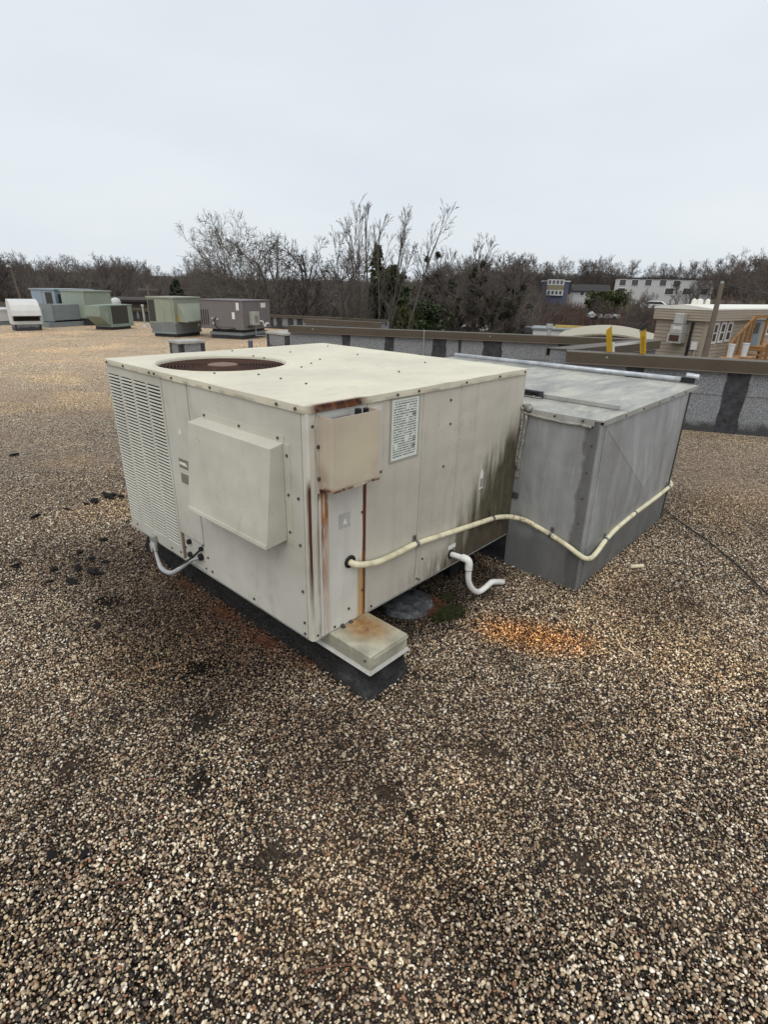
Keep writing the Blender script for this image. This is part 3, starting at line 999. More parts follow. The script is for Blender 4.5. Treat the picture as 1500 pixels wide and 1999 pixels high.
# tan cover box, open above
D = 0.084
mb = MB()
mb.box(0.050, 0.300, -D, -D + 0.003, 0.903, 1.186)
mb.box(0.050, 0.053, -D + 0.003, -0.002, 0.903, 1.186)
mb.box(0.297, 0.300, -D + 0.003, -0.002, 0.903, 1.186)
mb.box(0.053, 0.297, -D + 0.003, -0.002, 0.903, 0.906)
cov = mb.build('switch_cover', M_COVER, unit)
MB().box(0.038, 0.0495, -0.005, -0.001, 0.885, 1.18).build('cover_flange', M_POST, cov)
MB().box(0.3005, 0.392, -0.005, -0.002, 0.885, 1.18).build('cover_flange', M_STRIP, cov)
MB().box(0.26, 0.392, -0.014, -0.002, 0.893, 0.902).build('cover_lip', M_COVER, cov)
for z in (1.07, 0.945):
    screw_head(cov, (0.046, -0.006, z), (0, -1, 0), 0.008)
for x in (0.10, 0.26):
    screw_head(cov, (x, -D - 0.001, 0.912), (0, -1, 0), 0.004)
MB().tube([(0.215, -0.045, 0.95), (0.215, -0.045, 1.195)], 0.014, 10).tube([(0.262, -0.04, 0.95), (0.262, -0.04, 1.19)], 0.012, 10).build('cable_gland', M_BLACK, cov)
MB().box(0.07, 0.20, -0.06, -0.01, 0.95, 1.17).build('disconnect_switch', plain('switch_grey', (0.16, 0.155, 0.155), 0.5), cov)
# rating plate with rows of print too small to read
m = Mat('rating_plate', (0.75, 0.78, 0.74), 0.4)
x, y, z = m.xyz()
rowz = m.math('FRACT', m.mul(z, 92.0))
rowi = m.math('FLOOR', m.mul(z, 92.0))
line = m.mul(m.sm(rowz, 0.22, 0.32), m.sm(rowz, 0.85, 0.75))
wv = m.node('ShaderNodeCombineXYZ', {0: m.mul(x, 95.0), 1: m.mul(rowi, 3.7), 2: 0.0}).outputs[0]
word = m.sm(m.noise(1.0, 2, vec=wv, rough=0.8), 0.40, 0.47)
gate = m.node('ShaderNodeCombineXYZ', {0: m.mul(m.math('FLOOR', m.mul(x, 44.0)), 1.9), 1: m.mul(m.math('FLOOR', m.mul(z, 36.0)), 2.3), 2: 0.0}).outputs[0]
blk = m.sm(m.noise(1.0, 1, vec=gate), 0.34, 0.40)
ink = m.mul(line, word, blk, m.sm(x, 0.465, 0.468), m.sm(x, 0.622, 0.618), m.sm(z, 0.935, 0.94), m.sm(z, 1.182, 1.178))
c = m.mix(m.mul(ink, 0.78), (0.72, 0.76, 0.71), (0.05, 0.055, 0.05))
frame = m.sub(1.0, m.mul(m.sm(x, 0.456, 0.4575), m.sm(x, 0.6335, 0.632), m.sm(z, 0.925, 0.926), m.sm(z, 1.189, 1.188)))
c = m.mix(frame, c, (0.36, 0.345, 0.29))
m.color(c)
plate = MB().box(0.446, 0.642, -0.0035, -0.0015, 0.915, 1.196).build('rating_plate', m, unit)
M_INK = plain('ink', (0.06, 0.065, 0.06), 0.5)
for (x, z) in ((0.602, 1.117), (0.606, 1.008), (0.606, 0.972)):
    MB().ring((0, 0), 0.0075, 0.0105, 0, 0.0006, 18).build('approval_mark', M_INK, plate)
    ob = plate.children[-1]
    ob.rotation_euler = (R(90), 0, 0)
    ob.location = (x, -0.0037, z)
    MB().box(x - 0.005, x + 0.005, -0.0043, -0.0037, z - 0.002, z + 0.002).build('approval_letters', M_INK, plate)
# little warning label and lift label
tw = MB().box(0.150, 0.215, -0.0022, -0.001, 0.700, 0.765).build('warning_label', plain('faded_label', (0.45, 0.445, 0.42), 0.4), unit)
MB().prism([(0.172, 0.716), (0.196, 0.716), (0.184, 0.742)], 1, -0.003, -0.0023).build('warning_triangle', M_STICK_W, tw)
lf = MB().prism([(1.195, 0.612), (1.228, 0.612), (1.226, 0.695), (1.211, 0.725), (1.197, 0.695)], 1, -0.0025, -0.001).build('lift_label', M_STICK_W, unit)
MB().box(1.199, 1.223, -0.0034, -0.0026, 0.622, 0.672).build('label_print', plain('label_grey', (0.3, 0.3, 0.27), 0.5), lf)
MB().box(0.945, 1.01, -0.0022, -0.001, 0.328, 0.352).build('drain_label', M_STICK_W, unit)
# pvc condensate trap
dp = bez([(0.972, 0.0, 0.296), (0.975, -0.05, 0.298), (0.978, -0.082, 0.298)], 4)
mb = MB().tube(dp, 0.0155, 14)
pipe = mb.build('drain_pipe', M_PVC, unit, smooth=True)
pipe['label'] = 'white plastic condensate drain trap'
MB().tube(bez([(0.978, -0.072, 0.299), (0.980, -0.100, 0.297), (0.986, -0.112, 0.278), (0.988, -0.113, 0.236)], 6), 0.0205, 16).build('pipe_elbow', M_PVC, pipe, smooth=True)
MB().tube(bez([(0.988, -0.113, 0.24), (0.995, -0.114, 0.17), (1.03, -0.118, 0.108), (1.09, -0.122, 0.062), (1.15, -0.126, 0.060), (1.21, -0.130, 0.074), (1.26, -0.134, 0.062), (1.335, -0.139, 0.032)], 7), 0.0165, 14).build('pipe_trap', M_PVC, pipe, smooth=True)
MB().tube([(1.334, -0.139, 0.0323), (1.3365, -0.1392, 0.0313)], 0.0125, 12).build('pipe_mouth', M_RUSTY, pipe)
MB().tube([(0.972, 0.001, 0.296), (0.972, -0.006, 0.296)], 0.026, 16).build('pipe_grommet', M_BLACK, pipe)
# grey electrical whip under the louvre panel
wh = MB().tube(bez([(0.005, 1.40, 0.262), (-0.02, 1.395, 0.225), (-0.03, 1.37, 0.175), (-0.045, 1.28, 0.112), (-0.05, 1.16, 0.125), (-0.04, 1.06, 0.185), (-0.02, 0.96, 0.265), (0.008, 0.90, 0.30)], 8), [0.0135] * 41 + [0.011] * 16, 12)
wob = wh.build('power_whip', M_GREYHOSE, unit, smooth=True)
wob['label'] = 'grey flexible power cable looping below the louvres'
MB().box(-0.03, -0.002, 1.375, 1.42, 0.20, 0.27).build('whip_connector', M_GALV, wob, bevel=0.008)
MB().tube([(-0.022, 1.394, 0.222), (-0.030, 1.37, 0.176)], [0.021, 0.019], 10).build('whip_nut', M_GALV, wob)
MB().tube(bez([(0.008, 0.885, 0.35), (-0.03, 0.97, 0.262), (-0.04, 1.03, 0.215), (-0.05, 1.12, 0.10), (-0.06, 1.22, 0.06), (-0.05, 1.34, 0.16), (-0.03, 1.38, 0.22)], 7), 0.004, 6).build('control_wire', M_RUSTY, wob)
MB().tube(bez([(0.008, 0.885, 0.352), (-0.025, 0.95, 0.285), (-0.04, 1.06, 0.20), (-0.045, 1.1, 0.165)], 6), 0.005, 6).build('control_wire', M_BLACK, wob)

# ================================================================== curb rails under the unit
M_DRIP = plain('drip_edge', (0.50, 0.49, 0.455), 0.45, 0.1, 0.2, 9)


def curb(name, label, x0, x1, y0, y1, cap_y):
    t = thing(name, label, 'curb', ((x0 + x1) / 2, (y0 + y1) / 2, 0))
    mb = MB()
    s = 0.028
    ys = np.linspace(y0, y1, 22)
    rr = random.Random(int(x0 * 100))
    prof = []
    for i, yy in enumerate(ys):
        w = rr.uniform(-0.006, 0.006)
        e = s * 0.7 if i in (0, 21) else 0
        dy = -0.022 if i == 0 else (0.022 if i == 21 else 0)
        prof.append([(x0 - s + w, yy + dy, -0.01), (x0 + w * 0.4, yy, 0.10), (x0 + 0.004, yy, 0.146), (x1 - 0.004, yy, 0.146), (x1 - w * 0.4, yy, 0.10), (x1 + s - w, yy + dy, -0.01)])
    n0 = len(mb.v)
    for p in prof:
        mb.v += p
    for i in range(21):
        for k in range(5):
            a = n0 + i * 6 + k
            mb.f.append((a, a + 1, a + 7, a + 6))
    mb.f.append(tuple(n0 + k for k in range(6)))
    mb.f.append(tuple(n0 + 21 * 6 + k for k in range(5, -1, -1)))
    mb.build('flashing', M_CURB, t)
    cp_ = MB().box(x0 - 0.008, x1 + 0.008, y0 - 0.008, y1, 0.150, 0.2255).build('curb_cap', M_CAP, t, bevel=0.002)
    MB().prism([(x0 - 0.008, 0.158), (x0 - 0.017, 0.143), (x0 - 0.019, 0.144), (x0 - 0.011, 0.160)], 1, y0 - 0.016, y1).build('cap_drip', M_DRIP, cp_)
    MB().prism([(y0 - 0.008, 0.158), (y0 - 0.017, 0.143), (y0 - 0.019, 0.144), (y0 - 0.011, 0.160)], 0, x0 - 0.016, x1 + 0.012).build('cap_drip', M_DRIP, cp_)
    MB().prism([(y0 - 0.010, 0.222), (y0 - 0.013, 0.208), (y0 - 0.008, 0.20)], 0, x0 + 0.01, x1 + 0.008).build('cap_fold', M_CAP, cp_)
    screw_head(cp_, (x0 - 0.009, y0 + 0.02, 0.196), (-1, 0, 0), 0.006)
    return t


curb('equipment_curb', 'low black tarred curb with rusty metal cap poking out under the cream unit', 0.100, 0.318, -0.238, 1.76, True)
curb('equipment_curb', 'dark tarred curb hidden in shade beneath the far end of the cream unit', 1.22, 1.44, 0.16, 1.66, True)
t = thing('added_light_block', 'black tarred curb in deep shade under the middle of the cream unit', 'curb', (1.0, 1.0, 0))  # not a real curb: added unseen block that keeps light out under the unit
MB().box(0.52, 1.21, 0.42, 1.62, 0.0, 0.212).build('blocker_body', M_TAR, t)  # unseen block, added to darken the space beneath the unit
# clips between unit and curb
for (x, y) in ((0.155, 0.0), (0.205, 0.005)):
    MB().prism([(y - 0.022, 0.2250), (y + 0.01, 0.2250), (y + 0.01, 0.250), (y - 0.004, 0.235)], 0, x, x + 0.018).build('hold_down_clip', M_COIL, unit)

# round tarred pan beside the curb
t = thing('pitch_pan', 'round black tarred pan on the gravel beside the rusty curb cap', 'roof pan', (0.77, 0.13, 0))
prof = [(0.150, 0.0), (0.142, 0.022), (0.132, 0.026), (0.126, 0.020), (0.112, 0.024), (0.104, 0.022), (0.06, 0.030), (0.0, 0.034)]
mb = MB()
n = 40
rr = random.Random(9)
for k in range(n):
    a = 2 * math.pi * k / n
    w = rr.uniform(-0.004, 0.004)
    for (r, z) in prof:
        mb.v.append((0.77 + (r + (w if r > 0.1 else 0)) * math.cos(a), 0.13 + (r + (w if r > 0.1 else 0)) * math.sin(a), z + 0.012))
for k in range(n):
    j = (k + 1) % n
    for q in range(len(prof) - 1):
        mb.f.append((k * 8 + q, j * 8 + q, j * 8 + q + 1, k * 8 + q + 1))
m = Mat('tarred_pan', (0.05, 0.052, 0.055), 0.38, 0, 0.4)
m.color(m.ramp(m.noise(14, 5, rough=0.7, dist=0.8), [(0.33, (0.012, 0.012, 0.013)), (0.48, (0.075, 0.078, 0.084)), (0.66, (0.17, 0.175, 0.18))]))
m.bump(m.noise(22, 4), 0.4, 0.015)
mb.build('pan_body', m, t)
# ================================================================== duct beside the unit
duct = thing('sheet_metal_duct', 'dull grey sheet metal duct box standing beyond the cream unit', 'duct', (2.4, 0.6, 0))
DX0, DX1, DY0, DY1, DZ = 1.592, 3.185, -0.452, 1.72, 1.004
MB().box(DX0 + 0.006, DX1 - 0.02, DY0 + 0.02, DY1 - 0.02, 0.004, DZ - 0.012).build('duct_core', M_TAR, duct)
# near panel, slightly flared at the foot
MB().hexa([(DX0 - 0.010, DY0 - 0.022, 0.0), (DX0 + 0.004, DY0 - 0.022, 0.0), (DX0 + 0.004, 0.0, 0.0), (DX0 - 0.010, 0.0, 0.0), (DX0 - 0.001, DY0 + 0.002, DZ), (DX0 + 0.004, DY0 + 0.002, DZ), (DX0 + 0.004, 0.03, DZ), (DX0 - 0.001, 0.03, DZ)]).build('near_panel', M_DUCT, duct)
# cross-broken side panel: a shallow four-sided pyramid
mb = MB()
c0, c1 = (DX0 + 0.055, DY0 - 0.003, DZ - 0.03), (DX1 - 0.01, DY0 - 0.003, DZ - 0.03)
c2, c3 = (DX1 - 0.075, DY0 - 0.020, 0.004), (DX0 + 0.030, DY0 - 0.024, 0.004)
mid = (2.36, DY0 - 0.058, 0.46)
for a, b in ((c0, c1), (c1, c2), (c2, c3), (c3, c0)):
    mb.quad(a, b, mid)
bk = [(p[0], DY0 + 0.012, p[2]) for p in (c0, c1, c2, c3)]
mb.quad(*bk)
for a, b, e, f in ((c0, c1, bk[1], bk[0]), (c1, c2, bk[2], bk[1]), (c2, c3, bk[3], bk[2]), (c3, c0, bk[0], bk[3])):
    mb.quad(a, b, e, f)
mb.build('side_panel', M_DUCT_SIDE, duct)
MB().tube([c0, mid], 0.0015, 6).build('cross_break', M_DUCT_SIDE, duct)
MB().hexa([(DX0 + 0.0, DY0 - 0.027, 0.001), (DX0 + 0.036, DY0 - 0.027, 0.001), (DX0 + 0.036, DY0 - 0.012, 0.001), (DX0 + 0.0, DY0 - 0.012, 0.001), (DX0 + 0.004, DY0 - 0.008, DZ - 0.02), (DX0 + 0.052, DY0 - 0.008, DZ - 0.02), (DX0 + 0.052, DY0 + 0.004, DZ - 0.02), (DX0 + 0.004, DY0 + 0.004, DZ - 0.02)]).build('corner_seam', M_DUCT_SIDE, duct)
MB().box(DX1 - 0.02, DX1 - 0.008, DY0 + 0.01, DY1, 0.0, DZ - 0.01).box(DX0 + 0.01, DX1 - 0.02, DY1 - 0.02, DY1 - 0.01, 0.0, DZ - 0.01).build('far_panel', M_DUCT_SIDE, duct)
MB().hexa([(DX1 - 0.085, DY0 - 0.026, 0.004), (DX1 - 0.062, DY0 - 0.026, 0.004), (DX1 - 0.062, DY0 + 0.012, 0.004), (DX1 - 0.085, DY0 + 0.012, 0.004), (DX1 - 0.006, DY0 - 0.010, DZ - 0.02), (DX1 + 0.012, DY0 - 0.010, DZ - 0.02), (DX1 + 0.012, DY0 + 0.012, DZ - 0.02), (DX1 - 0.006, DY0 + 0.012, DZ - 0.02)]).build('corner_seam', M_COIL, duct)
MB().hexa([(DX0 - 0.016, DY0 - 0.024, 0.002), (DX0 - 0.004, DY0 - 0.030, 0.002), (DX0 - 0.004, DY0 - 0.0225, 0.002), (DX0 - 0.012, DY0 - 0.014, 0.002), (DX0 - 0.006, DY0 - 0.004, DZ - 0.02), (DX0 + 0.003, DY0 - 0.010, DZ - 0.02), (DX0 + 0.003, DY0 - 0.003, DZ - 0.02), (DX0 - 0.003, DY0 + 0.006, DZ - 0.02)]).build('corner_lock', M_DUCT_SIDE, duct)
MB().hexa([(DX0 + 0.040, DY0 - 0.030, 0.002), (DX0 + 0.047, DY0 - 0.030, 0.002), (DX0 + 0.047, DY0 - 0.02, 0.002), (DX0 + 0.040, DY0 - 0.02, 0.002), (DX0 + 0.054, DY0 - 0.011, DZ - 0.03), (DX0 + 0.061, DY0 - 0.011, DZ - 0.03), (DX0 + 0.061, DY0 - 0.002, DZ - 0.03), (DX0 + 0.054, DY0 - 0.002, DZ - 0.03)]).build('corner_lock', M_DUCT_SIDE, duct)
for k in range(6):
    screw_head(duct, (DX0 - 0.004, DY0 + 0.028, 0.12 + k * 0.15), (-1, 0, 0), 0.005)
for k in range(5):
    screw_head(duct, (DX0 + 0.3 + k * 0.28, DY0 - 0.0185, DZ - 0.009), (0, -1, 0), 0.005)
# top in two sheets meeting at a standing seam
MB().box(DX0 - 0.004, 1.945, DY0 - 0.014, DY1, DZ - 0.004, DZ + 0.004).build('top_sheet', M_DUCT_TOP, duct)
MB().box(1.949, DX1 + 0.14, DY0 - 0.014, DY1, DZ - 0.003, DZ + 0.006).build('top_sheet', M_DUCT_TOP, duct)
MB().box(1.935, 1.960, DY0 + 0.045, 0.62, DZ + 0.007, DZ + 0.030).build('top_seam', M_GALV, duct)
MB().box(DX0, DX1 + 0.12, DY0 - 0.018, DY0 - 0.0145, DZ - 0.022, DZ + 0.0065).build('top_hem', M_GALV, duct)
# dark slotted bar lying against the seam
lv = thing('slotted_bar', 'dark slotted metal bar lying on the duct top against its seam', 'bar', (1.92, 0.3, DZ + 0.01))
MB().box(1.905, 1.932, 0.055, 0.60, DZ + 0.0065, DZ + 0.048).build('bar_body', plain('dark_bar', (0.05, 0.055, 0.06), 0.45, 0.3), lv, bevel=0.002)
MB().box(1.9015, 1.9045, 0.075, 0.56, DZ + 0.020, DZ + 0.040).build('bar_slot', M_BLACK, lv)
MB().box(1.900, 1.9047, 0.055, 0.60, DZ + 0.008, DZ + 0.015).build('bar_edge', M_GALV, lv)
o = MB().ring((0, 0), 0.007, 0.013, 0, 0.003, 20).build('bar_eye', M_GALV, lv)
o.matrix_parent_inverse = Matrix.Identity(4)
o.rotation_euler = (0, R(-90), 0)
o.location = Vector((1.9045, 0.105, DZ + 0.028)) - lv.location
# sealant-smeared flange above the near panel and beside the unit


def lumpy(path, r, seed, n=9):
    rr = random.Random(seed)
    pts = bez(path, 6)
    return MB().tube([p + Vector((rr.uniform(-1, 1), rr.uniform(-1, 1), rr.uniform(-1, 1))) * r * 0.28 for p in pts], [r * rr.uniform(0.72, 1.25) for _ in pts], n)


MB().box(DX0 - 0.014, DX0 - 0.005, DY0 + 0.03, 0.02, DZ - 0.030, DZ + 0.006).build('top_flange', M_GALV, duct, bevel=0.002)
lumpy([(DX0 - 0.012, DY0 + 0.04, DZ - 0.036), (DX0 - 0.013, -0.33, DZ - 0.033), (DX0 - 0.012, -0.22, DZ - 0.036), (DX0 - 0.014, -0.1, DZ - 0.03), (DX0 - 0.016, -0.02, DZ - 0.022), (DX0 - 0.018, 0.01, DZ - 0.01)], 0.0085, 1).build('sealant_bead', M_SEAL, duct, smooth=True)
lumpy([(DX0 - 0.016, -0.035, DZ - 0.03), (DX0 - 0.015, -0.028, 0.88), (DX0 - 0.016, -0.022, 0.76), (DX0 - 0.016, -0.018, 0.64)], 0.010, 2).build('sealant_bead', M_SEAL, duct, smooth=True)
MB().box(DX0 - 0.018, DX0 - 0.012, -0.030, -0.004, 0.60, DZ + 0.004).build('side_flange', M_GALV, duct)
lumpy([(DX0 - 0.022, -0.004, DZ + 0.012), (DX0 - 0.022, -0.012, 0.92), (DX0 - 0.021, -0.006, 0.80), (DX0 - 0.021, -0.006, 0.66)], 0.009, 4).build('sealant_bead', M_SEAL, duct, smooth=True)
lumpy([(DX0 - 0.012, -0.05, DZ + 0.004), (DX0 - 0.016, -0.02, DZ + 0.012), (DX0 - 0.02, 0.0, DZ + 0.004)], 0.019, 6).build('sealant_bead', M_SEAL, duct, smooth=True)
for y in (-0.05, -0.2, -0.36):
    screw_head(duct, (DX0 - 0.015, y, DZ - 0.010), (-1, 0, 0), 0.007)
screw_head(duct, (DX0 - 0.019, -0.02, 0.70), (-1, 0, 0), 0.007)
MB().box(DX0 - 0.014, DX0 - 0.002, -0.04, 0.0, 0.46, 0.50).build('torn_edge', M_TAR, duct, bevel=0.006)

# aluminium pole with black cap on the far edge of the duct top
pl = thing('aluminium_pole', 'long bright aluminium pole with a black end cap on the far edge of the duct', 'pole', (3.35, 0.6, DZ + 0.03))
pa, pb = Vector((3.235, 1.66, DZ + 0.032)), Vector((3.345, -0.345, DZ + 0.032))
dd = (pb - pa).normalized()
MB().tube([pa, pb], 0.0185, 16).build('tube', M_BRIGHT, pl, smooth=True)
MB().tube([pb - dd * 0.005, pb + dd * 0.085], 0.029, 4).build('end_cap', M_BLACK, pl, bevel=0.004)
MB().tube([pb + dd * 0.02 + Vector((0.02, 0, 0.026)), pb + dd * 0.105 + Vector((0.02, 0, 0.026))], [0.024, 0.020], 12).build('cap_bracket', M_BRIGHT, pl)
MB().box(3.38, 3.40, -0.41, -0.40, DZ + 0.02, DZ + 0.03).build('cap_bolt', M_GALV, pl)

# ================================================================== cream conduit along both
cd = thing('flexible_conduit', 'cream flexible conduit clipped along the unit and round the grey duct', 'conduit', (0.21, -0.02, 0.5))
path = [(0.212, 0.012, 0.531), (0.216, -0.030, 0.527), (0.27, -0.034, 0.507), (0.36, -0.028, 0.484), (0.50, -0.020, 0.474), (0.639, -0.018, 0.474), (0.85, -0.018, 0.452), (1.10, -0.018, 0.425), (1.345, -0.018, 0.398),
        (1.44, -0.024, 0.383), (1.53, -0.05, 0.362), (1.562, -0.12, 0.352), (1.566, -0.20, 0.333), (1.566, -0.30, 0.308), (1.562, -0.40, 0.278), (1.565, -0.458, 0.252), (1.60, -0.492, 0.222), (1.68, -0.500, 0.200), (1.76, -0.500, 0.212), (1.86, -0.498, 0.244), (2.02, -0.500, 0.278), (2.3, -0.502, 0.293), (2.7, -0.500, 0.290), (3.02, -0.492, 0.286), (3.13, -0.49, 0.288), (3.175, -0.46, 0.297), (3.18, -0.40, 0.318)]
MB().tube(bez(path, 7), 0.0145, 14).build('conduit_tube', M_CONDUIT, cd, smooth=True)
MB().tube([(0.212, 0.0, 0.532), (0.212, -0.007, 0.531)], 0.030, 20).build('grommet', M_BLACK, cd)


def strap(p, d, nrm):
    """a zinc one-hole strap: a band round the tube and a tab above it"""
    p, d, nrm = Vector(p), Vector(d).normalized(), Vector(nrm).normalized()
    b = MB().tube([p - d * 0.009, p + d * 0.009], 0.0175, 12)
    s = b.build('strap', M_CLIP, cd)
    u = Vector((0, 0, 1))
    q = p - nrm * 0.012
    h = [q - d * 0.010 + u * 0.012, q + d * 0.010 + u * 0.012, q + d * 0.010 + u * 0.042, q - d * 0.010 + u * 0.042]
    MB().hexa(h + [x + nrm * 0.003 for x in h]).build('strap_tab', M_CLIP, s)
    screw_head(s, q + u * 0.03 + nrm * 0.003, nrm, 0.005)


strap((0.645, -0.018, 0.474), (1, 0, -0.05), (0, -1, 0))
strap((1.345, -0.018, 0.398), (1, 0, -0.12), (0, -1, 0))
strap((1.566, -0.285, 0.313), (0, -1, -0.25), (-1, 0, 0))
strap((1.875, -0.498, 0.248), (1, 0, 0.25), (0, -1, 0))
strap((2.32, -0.502, 0.293), (1, 0, 0), (0, -1, 0))
strap((3.06, -0.491, 0.287), (1, 0, 0), (0, -1, 0))

# ================================================================== small things on the gravel
tag(MB().tube([(2.10, -0.605, 0.022), (2.175, -0.66, 0.021)], 0.0125, 14).build('pipe_offcut', M_CONDUIT, None, bevel=0.002), 'short cream pipe offcut lying on the gravel in front of the duct', 'offcut')
wp = bez([(3.30, -0.44, 0.02), (3.12, -0.62, 0.022), (2.90, -0.86, 0.019), (2.62, -1.10, 0.021), (2.34, -1.31, 0.02), (2.0, -1.62, 0.02), (1.7, -1.95, 0.02)], 8)
tag(MB().tube(wp, 0.0052, 6).build('black_cable', M_BLACK, None), 'thin black cable trailing over the gravel from the duct', 'cable')
tw = bez([(-0.735, -0.815, 0.022), (-0.70, -0.845, 0.026), (-0.655, -0.88, 0.024), (-0.615, -0.935, 0.022)], 6)
M_TWIG = plain('twig_bark', (0.15, 0.075, 0.05), 0.8)
tag(MB().tube(tw, [0.0034 - 0.0001 * i for i in range(len(tw))], 6).build('twig', M_TWIG, None), 'thin brown twig lying on the near gravel at the foot of the picture', 'twig')
tag(MB().tube([(-0.965, -0.255, 0.024), (-0.93, -0.29, 0.026), (-0.905, -0.30, 0.022)], [0.0035, 0.003, 0.002], 6).build('twig', M_TWIG, None), 'short reddish twig on the near gravel beside a dark bare spot', 'twig')

# black flakes of old bitumen
rr = random.Random(21)
flmes = []
M_FLAKE = plain('bitumen_flake', (0.014, 0.013, 0.013), 0.85, 0, 0.4, 30, 0.15)
for k in range(5):
    bm = bmesh.new()
    bmesh.ops.create_icosphere(bm, subdivisions=2, radius=1.0)
    for v in bm.verts:
        n = 1 + rr.uniform(-0.38, 0.38)
        v.co = Vector((v.co.x * n * 1.3, v.co.y * n * 0.8, v.co.z * 0.42 * n))
    me = bpy.data.meshes.new('tar_flake')
    bm.to_mesh(me)
    bm.free()
    me.materials.append(M_FLAKE.m)
    flmes.append(me)
FLK = []
for (px, py, s) in ((155, 1078, 15), (180, 1090, 11), (206, 1098, 12), (152, 1110, 16), (105, 1112, 17), (140, 1136, 19), (180, 1116, 24), (190, 1120, 15), (98, 1135, 13), (203, 1054, 13), (30, 1104, 15), (32, 1108, 10), (184, 978, 17), (212, 970, 20), (222, 966, 14), (205, 964, 10), (236, 970, 13), (168, 984, 9), (130, 994, 9), (70, 1008, 15), (28, 888, 12), (252, 1060, 10), (190, 1222, 15), (262, 1075, 8),
                    (385, 1480, 10), (812, 1672, 15), (860, 1600, 10), (1130, 1925, 14), (1075, 1870, 10), (100, 1668, 16), (165, 1665, 17), (125, 1680, 14), (420, 1768, 12), (440, 1775, 10), (690, 1580, 9), (800, 1590, 13), (982, 1203, 8), (930, 1190, 8), (1084, 1210, 7), (928, 1219, 8)):
    d = ray(px, py)
    t_ = (0.012 - CAM[2]) / d[2]
    FLK.append((CAM[0] + d[0] * t_, CAM[1] + d[1] * t_, s / F_PX * t_ * 0.5))
for (x, y, s) in FLK:
    o = link('tar_flake', flmes[rr.randrange(5)], None)
    o.location = (x, y, 0.012 + s * 0.2)
    o.scale = (s, s, s * 0.9)
    o.rotation_euler = (rr.uniform(-0.3, 0.3), rr.uniform(-0.3, 0.3), rr.uniform(0, 6.28))
    tag(o, 'small black flake of old bitumen lying on the gravel', 'tar flake', 'black bitumen flakes scattered on the gravel')

# moss and pine needles: nobody could count them
def scatter_blades(name, label, spots, n, length, width, lift, mat, seed):
    r = np.random.default_rng(seed)
    V, Fq = [], []
    for (cx, cy, rx, ry, w) in spots:
        k = int(n * w)
        a = r.uniform(0, 2 * np.pi, k)
        q = np.abs(r.normal(0, 0.5, k))
        X, Y = cx + np.cos(a) * q * rx, cy + np.sin(a) * q * ry
        for x, y in zip(X, Y):
            t = r.uniform(0, 2 * np.pi)
            L_ = length * r.uniform(0.6, 1.3)
            dx, dy = math.cos(t) * L_ / 2, math.sin(t) * L_ / 2
            z0, z1 = 0.008 + r.uniform(0, lift), 0.008 + r.uniform(0, lift)
            nx, ny = -math.sin(t) * width, math.cos(t) * width
            b = len(V)
            V += [(x - dx + nx, y - dy + ny, z0), (x - dx - nx, y - dy - ny, z0), (x - dx, y - dy, z0 + width * 1.6), (x + dx, y + dy, z1)]
            Fq += [(b, b + 1, b + 3), (b + 1, b + 2, b + 3), (b + 2, b, b + 3)]
    mb = MB()
    mb.v, mb.f = V, Fq
    o = mb.build(name, mat, None)
    o['kind'] = 'stuff'
    o['label'] = label
    return o


M_MOSS = plain('moss_green', (0.036, 0.042, 0.014), 0.9, 0, 0.5, 30)
scatter_blades('moss', 'dark green moss cushion on the gravel beside the round black pan', [(0.835, -0.09, 0.075, 0.05, 0.6), (0.895, -0.115, 0.05, 0.05, 0.4), (0.975, 0.0, 0.05, 0.03, 0.15)], 7000, 0.010, 0.0022, 0.026, M_MOSS, 1)
M_NEEDLE = plain('dead_needle', (0.14, 0.055, 0.03), 0.8, 0, 0.5, 40)
scatter_blades('pine_needles', 'dead red pine needles drifted against the black curb', [(0.015, 0.75, 0.07, 0.30, 0.5), (0.02, 0.40, 0.07, 0.22, 0.45), (0.03, 1.15, 0.05, 0.2, 0.2), (0.80, -0.035, 0.09, 0.03, 0.22), (0.90, 0.01, 0.035, 0.08, 0.18), (0.05, 0.12, 0.05, 0.12, 0.14)], 420, 0.055, 0.0010, 0.030, M_NEEDLE, 2)


# ================================================================== parapets
def hit(A, d, px, py):
    """how far along a wall line, and how high, the sight line through that point meets it"""
    r = ray(px, py)
    a = np.array([[d[0], -r[0]], [d[1], -r[1]]])
    s, t = np.linalg.solve(a, CAM[:2] - np.array(A[:2]))
    return float(s), float(CAM[2] + t * r[2])


